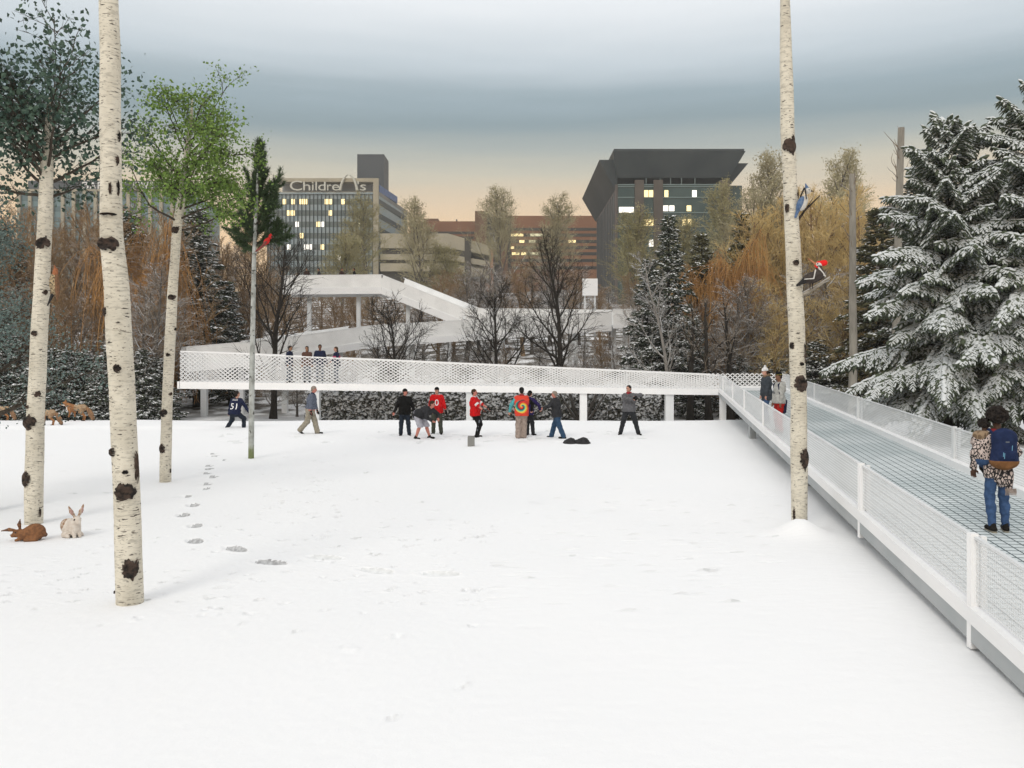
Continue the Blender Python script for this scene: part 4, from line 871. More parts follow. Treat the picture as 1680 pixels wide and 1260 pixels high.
# right birch
Yb4 = 14.0
root, ax, rad = birch('birch_tree', 'tall white birch in front of the ramp with two birds perched beside it', [(1312, 868, 25), (1311, 780, 26), (1310, 640, 26), (1307, 540, 26), (1302, 430, 24), (1297, 320, 23), (1292, 214, 22)], Yb4,
    [(1292, 242, 23, 26), (1289, 343, 8, 15), (1302, 432, 10, 10), (1297, 567, 9, 12), (1317, 580, 4, 30), (1311, 597, 8, 6), (1310, 629, 23, 27), (1316, 751, 17, 33), (1301, 843, 4, 22), (1306, 320, 3, 16), (1298, 232, 6, 18)], 4,
    [top_w(1290, 110, Yb4, 20), top_w(1288, 20, Yb4, 17), top_w(1288, -120, Yb4, 10)])
crown_limbs(root, ax, rad, 8.8, 9.9, 9, 1.3, 5, ang=(.3, .7))
b = MB(); Pa = P(1309, 362, Yb4); Pc = P(1345, 321, Yb4 - .25); b.sweep([Pa, P(1320, 346, Yb4 - .12), P(1333, 333, Yb4 - .18), Pc], [.022, .018, .014, .007], 7); b.sweep([P(1322, 343, Yb4 - .12), P(1334, 325, Yb4 - .2)], [.008, .004], 5); b.build('perch_twig', m_knot, root, True, True)
m_branch = snowy('pale_branch_snow', (.34, .31, .26), (.24, .21, .17), .3, .8, 5, .5)
b = MB(); b.sweep([P(1308, 488, Yb4), P(1330, 476, Yb4 - .12), P(1348, 465, Yb4 - .2), P(1362, 454, Yb4 - .25)], [.036, .033, .026, .012], 8); b.sweep([P(1348, 465, Yb4 - .2), P(1360, 461, Yb4 - .3)], [.012, .005], 6); b.build('perch_branch', m_branch, root, True, True)
# thin pine-topped sapling
Yb5 = 23.6
m_pale, t_, b_ = new_mat('pale_mossy_bark'); b_.inputs['Roughness'].default_value = .8
g_ = nd(t_, 'ShaderNodeTexCoord'); s_ = nd(t_, 'ShaderNodeSeparateXYZ'); t_.links.new(g_.outputs['Object'], s_.inputs[0])
bb = mixc(t_, sstep(t_, noise(t_, 5, 4, stretch=(1, 1, .8)), .40, .66), (.46, .48, .46), (.26, .27, .25)); bb = mixc(t_, sstep(t_, noise(t_, 7, 3), .60, .66), bb, (.07, .07, .06))
bb = mixc(t_, sstep(t_, mth(t_, 'ADD', s_.outputs[2], mth(t_, 'MULTIPLY', noise(t_, 6), .5)), .75, .35), bb, (.16, .19, .08)); t_.links.new(bb, b_.inputs['Base Color'])
Pk, Wk = axis_from([(412, 752, 9.5), (413, 640, 9), (415, 520, 8), (417, 420, 7), (421, 330, 5), (425, 242, 2)], Yb5)
root = thing('pine_sapling', 'slender pale trunk topped with dark green pine boughs and a red bird', 'tree', (Pk[0][0], Yb5, float(gz(Pk[0][0], Yb5)))); zz = np.linspace(Pk[0][2] - .05, Pk[-1][2], 120)
ax5 = np.stack([np.interp(zz, Pk[:, 2], Pk[:, 0]), np.full(120, Yb5), zz], -1); rd5 = np.interp(zz, Pk[:, 2], Wk); b = MB(); b.sweep(ax5, rd5, 12); b.build('trunk', m_pale, root, True, True)
m_pine = mat('dark_pine_needle', (.022, .045, .018), (.060, .095, .034), rough=.6, island=True); r5 = np.random.default_rng(55); nb, tb = MB(), MB()
C, D, LN = [], [], []
def pine_bough(p, d, L, upc):
    q, w_ = grow(r5, p, d, L, .022, .006, 7, .06, upc); tb.sweep(q, w_, 5, cap=False); n = int(L * 330)
    for _ in range(n):
        u = r5.uniform(.08, 1); c, dd = at_t(q, u); C.append(c + r5.normal(0, .012, 3)); D.append(unit(dd * .75 + r5.normal(0, .55, 3))); LN.append(r5.uniform(.10, .19))
    for _ in range(int(L * 5)):
        c, dd = at_t(q, r5.uniform(.25, .9)); e, w2 = grow(r5, c, side_dir(r5, dd, .65, r5.uniform(0, 6.3)), L * .3, .01, .004, 4, .08, upc); tb.sweep(e, w2, 4, cap=False)
        for _ in range(int(L * 90)):
            u = r5.uniform(.05, 1); c2, d2 = at_t(e, u); C.append(c2 + r5.normal(0, .01, 3)); D.append(unit(d2 * .8 + r5.normal(0, .5, 3))); LN.append(r5.uniform(.09, .17))
for i, (px, py, ln, sx, up_) in enumerate(((419, 408, 1.0, -1, .02), (420, 398, .9, 1, .06), (418, 392, 1.15, -1, .03), (419, 384, .9, -.6, .04), (420, 380, .95, 1, .10), (419, 372, 1.0, -.9, .06), (420, 362, .75, .6, .10), (420, 354, .95, -1, .10), (421, 348, .9, 1, .12), (421, 335, .75, -.7, .12),
        (422, 325, .75, .8, .14), (422, 315, .7, -.8, .14), (423, 305, .6, .5, .16), (423, 295, .55, -.4, .18), (424, 285, .5, .7, .2), (424, 275, .45, -.2, .2), (424, 268, .42, .3, .22), (425, 262, .38, -.25, .22), (425, 256, .35, .1, .25), (425, 252, .3, -.1, .3))):
    for s2 in (0, 1, 2):
        p = P(px, py + 3 * s2, Yb5); az = r5.uniform(-1.0, 1.0) + s2 * 1.1; d = unit(np.array((sx * math.cos(az * .6), math.sin(az), .35 + .9 * (i / 20)))); pine_bough(p, d, ln * r5.uniform(.75, 1.35), up_)
for px, py, ex in ((421, 402, 1.0), (421, 366, .95)):
    p = P(px, py, Yb5 - .05); pine_bough(p, unit(np.array((1, -.25, .12 if py > 380 else .75))), ex * 1.1, .03)
V, T = tri_needles(r5, np.array(C), np.array(D), np.array(LN), .022); nb.add(V, T); nb.build('needles', m_pine, root, False, True); tb.build('branches', m_twigd, root, True, True)

# ------------------------------------------------------------------ the big snow laden spruces
m_spr = snowy('spruce_snow', (.050, .068, .042), (.095, .115, .075), -.04, .34, 3.0, .30, island=True, bare=.16, snow=(.68, .71, .72))
m_sprn = mat('spruce_needle', (.040, .056, .036), (.10, .12, .078), rough=.7, island=True)
def spruce(seed, H, Rd, levels=25, per=7, base=.15):
    r = np.random.default_rng(seed); a, sn, nd_ = MB(), MB(), MB(); tp, tr = grow(r, (0, 0, -.2), (0, 0, 1), H + .1, .19, .012, 10, .006, .05); a.sweep(tp, tr, 10)
    SP, SD, SL, SR = [], [], [], []          # snow-laden fingers: root, direction, length, radius
    az = r.uniform(0, 6)
    for i in range(levels):
        t = base + (1 - base) * (i / levels) ** .95
        for j in range(per if t < .8 else 5):
            az += 2 * math.pi / per + r.normal(0, .16); Lb = (Rd * min(1, .55 + t * 1.6) * (1 - t) ** .66 * r.choice((.45, .72, .98, 1.2)) * r.uniform(.9, 1.08) + .22)
            el = .05 + .75 * t ** 1.6 + r.normal(0, .06); d = np.array((math.cos(az) * math.cos(el), math.sin(az) * math.cos(el), math.sin(el)))
            q, w_ = grow(r, (0, 0, min(t + r.normal(0, .006), .985) * H), d, Lb, .035 * (1 - t) + .014, .01, 9, .03, -.125 * (1.1 - t)); a.sweep(q, w_, 5, cap=False); sd = unit(np.cross(d, (0, 0, 1.)))
            ns = max(3, int(Lb / .115))
            for k in range(ns):
                u = .22 + .78 * (k + .5) / ns; p, dd = at_t(q, u)
                for sg in (-1, 1):
                    Ls = max(.14, .50 * Lb ** .75 * (1.12 - u) * r.uniform(.7, 1.15)); e, w2 = grow(r, p, unit(dd * .75 + sd * sg * .8 + np.array((0, 0, -.05))), Ls, .012, .005, 4, .06, -.30)
                    nf = max(2, int(Ls / .085))
                    for f in range(nf):
                        v = (f + .6) / nf; c, d2 = at_t(e, min(v, .99)); s2 = unit(np.cross(d2, (0, 0, 1.)) + 1e-6)
                        for g in ((-1, 1) if f < nf - 1 else (0,)):
                            SP.append(c); SD.append(unit(d2 * .8 + s2 * g * .6 + np.array((0, 0, -.22)) + r.normal(0, .10, 3))); SL.append(r.uniform(.13, .24)); SR.append(r.uniform(.028, .052))
                if r.random() < .9:
                    SP.append(p + (0, 0, .01)); SD.append(unit(dd + r.normal(0, .12, 3))); SL.append(.26); SR.append(.075)
            SP.append(q[-1]); SD.append(unit(q[-1] - q[-2] + np.array((0, 0, -.3)))); SL.append(.2); SR.append(.035)
    SP = np.array(SP); SD = np.array(SD); SL = np.array(SL)[:, None]; SR = np.array(SR)[:, None]; n = len(SP); E = np.cross(SD, np.array([[0, 0, 1.]])) + 1e-5; E /= np.linalg.norm(E, axis=1, keepdims=True); U = np.cross(E, SD); U *= np.sign(U[:, 2:3] + 1e-9)
    rings = []
    for fr, rd in ((.0, .55), (.35, 1.0), (.72, .8)):
        c = SP + SD * SL * fr
        for k in range(5):
            an = k * 2 * math.pi / 5 + .3; rings.append(c + (E * math.cos(an) + U * math.sin(an) * (.8)) * SR * rd * r.uniform(.75, 1.25, (n, 1)))
    V = np.stack(rings + [SP + SD * SL * 1.05], 1).reshape(-1, 3); o = (np.arange(n) * 16)[:, None]; Q = []
    for a_ in (0, 5):
        for k in range(5): Q.append(o + np.array((a_ + k, a_ + (k + 1) % 5, a_ + 5 + (k + 1) % 5, a_ + 5 + k))[None])
    T = [o + np.array((10 + k, 10 + (k + 1) % 5, 15))[None] for k in range(5)]; base_n = sn.n; sn.add(V, np.concatenate(Q)); sn.T.append((np.concatenate(T).astype(np.int32) + base_n, np.zeros(n * 5, np.int32)))
    k = 7; idx = np.repeat(np.arange(n), k); Cn = SP[idx] + SD[idx] * SL[idx] * r.uniform(0, 1, (n * k, 1)) - np.array([[0, 0, .012]]); Dn = SD[idx] * .7 + r.normal(0, .5, (n * k, 3)) + np.array([[0, 0, -.35]]); Dn /= np.linalg.norm(Dn, axis=1, keepdims=True)
    V, T = tri_needles(r, Cn, Dn, r.uniform(.05, .11, n * k), .013); nd_.add(V, T); return a, sn, nd_
for px, Y, top, Rd, lab, sd in ((1557, 28.2, 196, 4.25, 'big snow laden spruce behind the ramp on the right', 1), (1708, 27.4, 140, 4.7, 'snow laden spruce cut by the right picture edge', 2)):
    X = pxx(px, Y); H = pz(top, Y) - float(gz(X, Y)); a, s1, n1 = spruce(300 + sd, H, Rd)
    plant('spruce_tree', lab, 'tree', None, [('trunk', a, m_black), ('snow_boughs', s1, m_spr), ('needles', n1, m_sprn)], px, Y, 'snow laden spruces at right')
# ------------------------------------------------------------------ organic shapes: blended distance fields meshed as one surface
def cap(a, b, ra, rb=None, m=0, k=.03, sub=False): return ('c', np.array(a, float), np.array(b, float), ra, ra if rb is None else rb, m, k, sub)
def ell(c, r, m=0, k=.03, rot=None, sub=False): return ('e', np.array(c, float), np.array(r, float), rot, None, m, k, sub)
def pdist(p, X):
    if p[0] == 'c':
        ab = p[2] - p[1]; h = np.clip((X - p[1]) @ ab / max(1e-9, ab @ ab), 0, 1)
        return np.linalg.norm(X - p[1] - h[:, None] * ab, axis=1) - (p[3] + (p[4] - p[3]) * h)
    q = X - p[1]
    if p[3] is not None: q = q @ p[3]
    r = p[2]; k0 = np.linalg.norm(q / r, axis=1); k1 = np.linalg.norm(q / (r * r), axis=1)
    return np.where(k1 > 1e-9, k0 * (k0 - 1) / np.maximum(k1, 1e-9), -r.min())
def field(prims, X, cuts=(), wob=None):
    d = None
    for p in prims:
        q = pdist(p, X); k = p[6]
        if d is None: d = q
        elif p[7]: h = np.clip(.5 - .5 * (d + q) / k, 0, 1); d = d * (1 - h) - q * h + k * h * (1 - h)
        else: h = np.clip(.5 + .5 * (d - q) / k, 0, 1); d = d * (1 - h) + q * h - k * h * (1 - h)
    if wob is not None: d = d + wob(X)
    for n, c in cuts: d = np.maximum(d, X @ np.array(n, float) - c)
    return d
def sdf_mesh(prims, res, cuts=(), wob=None, pad=.03):
    lo, hi = [], []
    for p in prims:
        if p[7]: continue
        if p[0] == 'c': r = max(p[3], p[4]); lo.append(np.minimum(p[1], p[2]) - r); hi.append(np.maximum(p[1], p[2]) + r)
        else: r = p[2].max() if p[3] is not None else p[2]; lo.append(p[1] - r); hi.append(p[1] + r)
    lo = np.min(lo, 0) - pad; hi = np.max(hi, 0) + pad; B = 4; nb = np.ceil((hi - lo) / (res * B)).astype(int); n = nb * B
    ax = [lo[i] + (np.arange(nb[i]) * B + (B - 1) / 2) * res for i in range(3)]
    Cc = np.stack(np.meshgrid(*ax, indexing='ij'), -1).reshape(-1, 3); dc = field(prims, Cc, cuts, wob)
    G = np.repeat(np.repeat(np.repeat(np.where(dc < 0, -1., 1.).reshape(nb), B, 0), B, 1), B, 2)
    act = np.abs(dc) < res * B * 1.35; bi = np.stack(np.unravel_index(np.nonzero(act)[0], nb), -1) * B
    o = np.stack(np.meshgrid(*[np.arange(B)] * 3, indexing='ij'), -1).reshape(-1, 3); I = (bi[:, None] + o[None]).reshape(-1, 3)
    G[I[:, 0], I[:, 1], I[:, 2]] = field(prims, lo + I * res, cuts, wob)
    S = G < 0; c = np.zeros(tuple(np.array(G.shape) - 1), np.int8); offs = [(a, b, d) for a in (0, 1) for b in (0, 1) for d in (0, 1)]
    sh = c.shape; sl = lambda A, f: A[f[0]:f[0] + sh[0], f[1]:f[1] + sh[1], f[2]:f[2] + sh[2]]
    for f in offs: c += sl(S, f)
    idx = np.argwhere((c > 0) & (c < 8)); vals = [G[idx[:, 0] + f[0], idx[:, 1] + f[1], idx[:, 2] + f[2]] for f in offs]
    acc = np.zeros((len(idx), 3)); cnt = np.zeros(len(idx))
    for a in range(8):
        for b in range(a + 1, 8):
            fa, fb = np.array(offs[a]), np.array(offs[b])
            if np.abs(fa - fb).sum() != 1: continue
            x = (vals[a] < 0) != (vals[b] < 0); t = np.where(x, vals[a] / np.where(x, vals[a] - vals[b], 1), 0); acc += np.where(x[:, None], fa + t[:, None] * (fb - fa), 0); cnt += x
    V = lo + (idx + acc / np.maximum(cnt, 1)[:, None]) * res
    vid = -np.ones(sh, np.int64); vid[idx[:, 0], idx[:, 1], idx[:, 2]] = np.arange(len(idx)); Q = []
    for d in range(3):
        e = [0, 0, 0]; e[d] = 1; A = S[:S.shape[0] - e[0], :S.shape[1] - e[1], :S.shape[2] - e[2]]; Bv = S[e[0]:, e[1]:, e[2]:]
        E = np.argwhere(A != Bv); u, v = (d + 1) % 3, (d + 2) % 3; ok = (E[:, u] > 0) & (E[:, v] > 0) & (E[:, u] < sh[u]) & (E[:, v] < sh[v]) & (E[:, d] < sh[d]); E = E[ok]
        du = np.zeros(3, int); du[u] = 1; dvv = np.zeros(3, int); dvv[v] = 1
        q = np.stack([vid[tuple((E - w_).T)] for w_ in (du + dvv, dvv, 0 * du, du)], -1); fl = S[tuple(E.T)]
        Q.append(np.where(fl[:, None], q, q[:, ::-1]))
    Q = np.concatenate(Q); Q = Q[(Q >= 0).all(1)]
    ms = sorted({p[5] for p in prims if not p[7]})
    if len(ms) > 1:
        ce = V[Q].mean(1); D = np.stack([pdist(p, ce) for p in prims if not p[7]]); mi = np.array([p[5] for p in prims if not p[7]])[D.argmin(0)]
    else: mi = np.full(len(Q), ms[0])
    return V, Q, mi
def sdf_part(name, mats, parent, prims, res, cuts=(), wob=None, extra=None):
    V, Q, mi = sdf_mesh(prims, res, cuts, wob)
    if not len(Q): print("EMPTY", name, prims, cuts, res)
    b = MB(); b.add(V, Q, mi)
    if extra: extra(b)
    return b.build(name, mats, parent)
def ball(b, c, r, m, n=8):
    th = np.linspace(0, np.pi, n); pts = [np.array(c) + np.array((0, 0, -r * math.cos(t))) for t in th]; b.sweep(pts, np.maximum(r * np.sin(th), r * .02), n, m, cap=False)

# ------------------------------------------------------------------ people
def cloth(name, col, col2=None, scale=14, rough=.9): return mat(name, col, col2 or tuple(c * .72 for c in col), scale, rough, bmp=.25, spec=.1)
SK = {k: mat(k + '_skin', c, tuple(x * .88 for x in c), 10, .55) for k, c in (('light', (.56, .30, .22)), ('ruddy', (.55, .22, .17)), ('brown', (.20, .095, .055)), ('tan', (.36, .19, .11)), ('deep', (.085, .042, .026)))}
m_eye = mat('dark_eye', (.02, .015, .012), rough=.2)
HR = {'black': cloth('black_hair', (.012, .010, .010), (.03, .024, .02), 30), 'brown': cloth('brown_hair', (.06, .035, .02), (.03, .018, .012), 30), 'grey': cloth('grey_hair', (.30, .26, .22), (.20, .16, .13), 30)}
CL = {n: cloth(n, c) for n, c in {'navy_cloth': (.016, .022, .055), 'slate_cloth': (.13, .15, .20), 'khaki_cloth': (.33, .30, .24), 'black_cloth': (.010, .010, .010), 'dark_jeans': (.022, .030, .045), 'charcoal_fleece': (.035, .036, .040),
      'pale_grey_cotton': (.46, .46, .52), 'red_jersey': (.62, .012, .014), 'olive_grey_cloth': (.07, .075, .06), 'beige_cloth': (.36, .29, .25), 'royal_blue': (.015, .018, .35), 'blue_jeans': (.055, .105, .22), 'mid_jeans': (.035, .075, .14), 'grey_sweater': (.14, .14, .15), 'charcoal_trousers': (.030, .032, .036),
      'white_cloth': (.80, .80, .80), 'brown_jacket': (.11, .055, .040), 'grey_jeans': (.17, .19, .22), 'pink_top': (.62, .10, .20), 'parka_grey': (.050, .060, .072), 'light_sweater': (.42, .42, .40), 'red_trousers': (.40, .02, .016), 'dark_boot': (.02, .018, .016), 'brown_coat': (.06, .035, .028),
      'purple_cloth': (.03, .02, .10), 'teal_sleeve': (.10, .42, .45), 'dark_teal_trousers': (.02, .03, .035), 'red_scarf': (.35, .04, .05), 'tan_fur': (.20, .14, .09)}.items()}
def ik(a, b, l1, l2, pole):
    d = b - a; L = np.linalg.norm(d); u = d / max(L, 1e-6); L = min(L, (l1 + l2) * .999); b = a + u * L
    x = (l1 * l1 - l2 * l2 + L * L) / (2 * L); h = math.sqrt(max(0, l1 * l1 - x * x)); p = pole - (pole @ u) * u; p /= max(np.linalg.norm(p), 1e-6)
    return a + u * x + p * h, b
def rotx(v, a): c, s = math.cos(a), math.sin(a); return np.array((v[0], v[1] * c - v[2] * s, v[1] * s + v[2] * c))
def rotz(v, a): c, s = math.cos(a), math.sin(a); return np.array((v[0] * c - v[1] * s, v[0] * s + v[1] * c, v[2]))
def FSU(f, s, u): return np.array((s, -f, u), float)
def person(label, loc, heading, H, skin, pose=None, top=None, legs=None, shoes='dark_boot', hair=None, hat=None, over=None, group=None, fat=0., res=.012, gloves=None, shorts=False, hem=-.10, sleeve=1.0, collar=True, baggy=.0, slim=.0, mid=None, longhair=False, scarf=None, cat='person', stripe=None, topmats=None):
    ps = dict(lean=4, hip=(0, 0, .915), fl=(.03, .11, .07), fr=(-.03, -.11, .07), hl=(.08, .27, .80), hr=(.08, -.27, .80), yaw=0, pitch=0, twist=0, bend=0, fy=(8, -8), fp=(0, 0), el=(-.6, .5, 0), er=(-.6, -.5, 0)); ps.update(pose or {})
    k = H / 1.76; root = thing('person', label, cat, loc, R(heading), group); root.scale = (k, k, k)
    l = R(ps['lean']); T = rotx(rotx(np.array((0, 0, 1.)), l), 0); Fw = rotx(np.array((0, -1., 0)), l); hip = FSU(*ps['hip']); tw = R(ps['twist'])
    Lf = rotz(np.array((1., 0, 0)), tw); T2 = rotx(T, R(ps['bend'])); chest = hip + T * .20 + T2 * .15; shc = hip + T * .24 + T2 * .25; neck = hip + T * .24 + T2 * .31
    hl = l * .45 + R(ps['pitch']) + R(ps['bend']) * .5; hu = rotx(np.array((0, 0, 1.)), hl); yaw = R(ps['yaw']); hf = rotz(rotx(np.array((0, -1., 0)), hl), yaw); hs = np.cross(hf, hu) * -1; hc = neck + hu * .185 + hf * .025
    Rm = np.stack([hs, -hf, hu], 1)
    J = {}
    for s, q in ((1, 'l'), (-1, 'r')):
        hj = hip + np.array((s * .088, 0, 0)) ; an = FSU(*ps['f' + q]); kn, an = ik(hj, an, .425, .43, FSU(1, s * .12, 0)); J['h' + q], J['k' + q], J['a' + q] = hj, kn, an
        fy = R(ps['fy'][0 if s > 0 else 1]); fd = rotz(rotx(np.array((0, -1., 0)), R(ps['fp'][0 if s > 0 else 1])), fy); J['t' + q] = an + fd * .165 + np.array((0, 0, -.028)); J['e' + q] = an - fd * .05 + np.array((0, 0, -.028))
        sj = shc + Lf * s * .178; wr = FSU(*ps['h' + q]); el, wr = ik(sj, wr, .285, .255, FSU(*ps['e' + q])); J['s' + q], J['w' + q], J['o' + q] = sj, wr, el
    f = fat + (.014 if group == PG else 0)
    def torso(g=0., kk=.07): return [cap(hip + np.array((.06, 0, 0)), hip - np.array((.06, 0, 0)), .118 + f * .5 + g, k=kk), cap(hip + T * .12 + Lf * .05 + Fw * f * .5, hip + T * .12 - Lf * .05 + Fw * f * .5, .108 + f + g, k=kk), cap(chest + Lf * .085, chest - Lf * .085, .112 + f * .6 + g, k=kk), cap(shc + Lf * .13, shc - Lf * .13, .066 + f * .2 + g, k=kk)]
    def arms(g=0., t0=0., t1=1.0, a0=.054, a1=.040, a2=.031, kk=.03):
        o = []
        for q in 'lr':
            o.append(cap(J['s' + q], J['o' + q] if t1 > .5 else J['s' + q] + (J['o' + q] - J['s' + q]) * t1 * 2, a0 + f * .15 + g, a1 + f * .1 + g, k=kk))
            if t1 > .5: o.append(cap(J['o' + q], J['o' + q] + (J['w' + q] - J['o' + q]) * (t1 - .5) * 2, a1 + f * .1 + g, a2 + g, k=kk * .7))
        return o
    def legp(g=0., t1=1.0, gb=0., kk=.035):
        o = [cap(hip + np.array((.055, 0, -.01)), hip - np.array((.055, 0, .01)), .122 + f * .5 + g, k=.05)]
        for q in 'lr':
            o.append(cap(J['h' + q], J['k' + q] if t1 > .5 else J['h' + q] + (J['k' + q] - J['h' + q]) * t1 * 2, .085 + f * .2 + g, .058 + g + gb * .6, k=kk))
            if t1 > .5:
                e = J['k' + q] + (J['a' + q] - J['k' + q]) * (t1 - .5) * 2; o.append(cap(J['k' + q], e, .056 + g + gb * .6, .040 + g + gb, k=kk)); 
                if g < .012: o.append(cap(J['k' + q] * .7 + J['a' + q] * .3 - FSU(.025, 0, 0), J['k' + q] * .45 + J['a' + q] * .55 - FSU(.015, 0, 0), .05 + g * 1.3, .04 + g * 1.3, k=.04))
        return o
    pr = torso() + legp() + arms()
    for q in 'lr': pr.append(cap(J['e' + q], J['t' + q], .034, .028, k=.03))
    pr += [cap(neck - T2 * .03, neck + hu * .10 + hf * .01, .052, .050, k=.04), ell(hc + hu * .03 - hf * .012, (.073, .092, .090), k=.03, rot=Rm), ell(hc - hu * .045 + hf * .028, (.056, .060, .068), k=.03, rot=Rm),
           cap(hc + hf * .085 + hu * .012, hc + hf * .108 - hu * .022, .009, .013, k=.012), cap(hc + hf * .078 - hu * .058 + hs * .014, hc + hf * .078 - hu * .058 - hs * .014, .008, k=.008), cap(hc + hf * .072 + hu * .040 + hs * .035, hc + hf * .072 + hu * .040 - hs * .035, .012, k=.015)]
    for s in (1, -1):
        pr.append(ell(hc + hs * s * .074 - hf * .008, (.010, .020, .030), k=.01, rot=Rm)); pr.append(ell(hc + hf * .092 + hs * s * .031 + hu * .014, (.016, .012, .010), k=.01, rot=Rm, sub=True))
    for s, q in ((1, 'l'), (-1, 'r')):
        w_ = J['w' + q]; d = unit(w_ - J['o' + q]); pn = unit(np.cross(d, FSU(0, 1, 0)) + 1e-4); ac = unit(np.cross(d, pn)); pn = -pn if pn @ Lf * s > 0 else pn      # palm normal, across
        pr.append(cap(w_, w_ + d * .075, .026, .030, k=.02)); pr.append(cap(w_ + d * .06 + ac * .024, w_ + d * .06 - ac * .024, .019, k=.012))
        for i, ln in enumerate((.066, .076, .070, .054)):
            b0 = w_ + d * .080 + ac * (.030 - i * .020); m1_ = b0 + unit(d + pn * .35) * ln * .5; e1 = m1_ + unit(d * .55 + pn) * ln * .5; pr += [cap(b0, m1_, .0098, .009, k=.006), cap(m1_, e1, .009, .008, k=.006)]
        b0 = w_ + d * .03 + ac * .026; m1_ = b0 + unit(d * .6 + ac * .8 + pn * .3) * .038; pr += [cap(b0, m1_, .013, .011, k=.01), cap(m1_, m1_ + unit(d * .9 + ac * .1 + pn * .4) * .032, .0105, .009, k=.006)]
    def eyes(b):
        for s in (1, -1): ball(b, hc + hf * .082 + hs * s * .031 + hu * .014, .012, 1)
    sdf_part('body', [SK[skin], m_eye], root, pr, res, extra=eyes)
    out = {'root': root, 'J': J, 'hip': hip, 'T': T, 'T2': T2, 'chest': chest, 'shc': shc, 'neck': neck, 'hc': hc, 'hu': hu, 'hf': hf, 'hs': hs, 'Rm': Rm, 'Lf': Lf, 'Fw': Fw, 'k': k}
    fold = lambda X: .004 * np.sin(X[:, 2] * 46 + X[:, 0] * 31 + np.sin(X[:, 1] * 40)) + .003 * np.sin(X[:, 0] * 60 + X[:, 2] * 23)
    r2 = res * 1.25
    if legs:
        lp = legp(.016 - slim * .4, .52 if shorts else .97, .018 + baggy - slim)
        if shorts: lp = [cap(hip + np.array((.06, 0, 0)), hip - np.array((.06, 0, 0)), .15 + f * .5, k=.06)] + [cap(J['h' + q], J['h' + q] + (J['k' + q] - J['h' + q]) * 1.08, .105 + f * .2, .105, k=.05) for q in 'lr']
        out['legs'] = sdf_part('shorts' if shorts else 'trousers', CL[legs], root, lp, r2, [(T, T @ (hip + T * .12))] + ([(np.array((0, 0, -1.)), -(J['kl'][2] + J['kr'][2]) / 2 + .06)] if shorts else []), fold)
    for q in 'lr':
        sdf_part('shoe', CL[shoes], root, [cap(J['e' + q] + (0, 0, .004), J['t' + q], .043, .036, k=.03), cap(J['a' + q] + (0, 0, .035), J['a' + q] - (0, 0, .01), .048, .046, k=.03)], r2, [((0, 0, -1.), -(min(J['e' + q][2], J['t' + q][2]) - .036))])
    if mid:
        out['mid'] = sdf_part('shirt', CL[mid], root, torso(.010) + arms(.012, 0, .97), r2, [(-T, -(T @ (hip + T * (hem + .03))))], fold)
    if top:
        tp_ = torso(.024) + (arms(.018, 0, .96 * sleeve, kk=.04) if sleeve > 0 else [])
        if collar: tp_.append(cap(neck - T2 * .02, neck + hu * .035, .068, .064, k=.03))
        if hem < -.05: tp_.append(cap(hip + T * (hem + .02) + Lf * .05, hip + T * (hem + .02) - Lf * .05, .135 + f * .6, k=.06))
        out['top'] = sdf_part('jacket' if collar else 'jersey', topmats or CL[top], root, tp_, r2, [(-T, -(T @ (hip + T * hem)))], fold)
    if over: over(out)
    if gloves:
        for q in 'lr':
            w_ = J['w' + q]; d = unit(w_ - J['o' + q]); sdf_part('glove', CL[gloves], root, [cap(w_ - d * .02, w_ + d * .09, .036, .044, k=.02), cap(w_ + d * .08, w_ + d * .135 + FSU(.03, 0, 0), .036, .028, k=.02), cap(w_ + d * .04, w_ + d * .08 + FSU(.045, 0, 0), .018, k=.01)], r2)
    if hair:
        cutp = [(unit(hf * .8 - hu * .5), unit(hf * .8 - hu * .5) @ (hc + hf * .045 + hu * .045))]
        hp = [ell(hc + hu * .038 - hf * .016, (.082, .100, .094), k=.02, rot=Rm)]
        if longhair: hp += [ell(hc - hf * .055 - hu * .06, (.075, .05, .13), k=.04, rot=Rm), cap(hc - hf * .07 - hu * .10, hc - hf * .085 - hu * .24, .06, .04, k=.04)]
        else: hp += [ell(hc - hf * .06 - hu * .03, (.062, .045, .06), k=.03, rot=Rm)]
        out['hair'] = sdf_part('hair', HR[hair], root, hp, res, cutp, lambda X: .006 * np.sin(X[:, 0] * 90 + X[:, 2] * 70) * np.sin(X[:, 1] * 85))
    if hat == 'pompom':
        sdf_part('hat', CL['white_cloth'], root, [ell(hc + hu * .055 - hf * .012, (.094, .108, .100), k=.02, rot=Rm), ell(hc + hu * .175 - hf * .03, (.042, .042, .042), k=.01)], res, [(-hu, -(hu @ (hc + hu * .028)))], lambda X: .003 * np.sin(X[:, 0] * 150) * np.sin(X[:, 2] * 120))
    elif hat:
        hh = sdf_part('hat', CL[hat], root, [ell(hc + hu * .05 - hf * .012, (.088, .104, .094), k=.02, rot=Rm)], res, [(-hu, -(hu @ (hc + hu * .035)))])
    if scarf: sdf_part('scarf', CL[scarf], root, [cap(neck + hu * .05 + hf * .05 + hs * .05, neck + hu * .05 + hf * .05 - hs * .05, .036, k=.02), cap(neck + hu * .05 - hf * .04 + hs * .05, neck + hu * .05 - hf * .04 - hs * .05, .034, k=.03), cap(neck + hu * .05 + hf * .07, neck - hu * .03 + hf * .085, .034, k=.02)], r2)
    return out
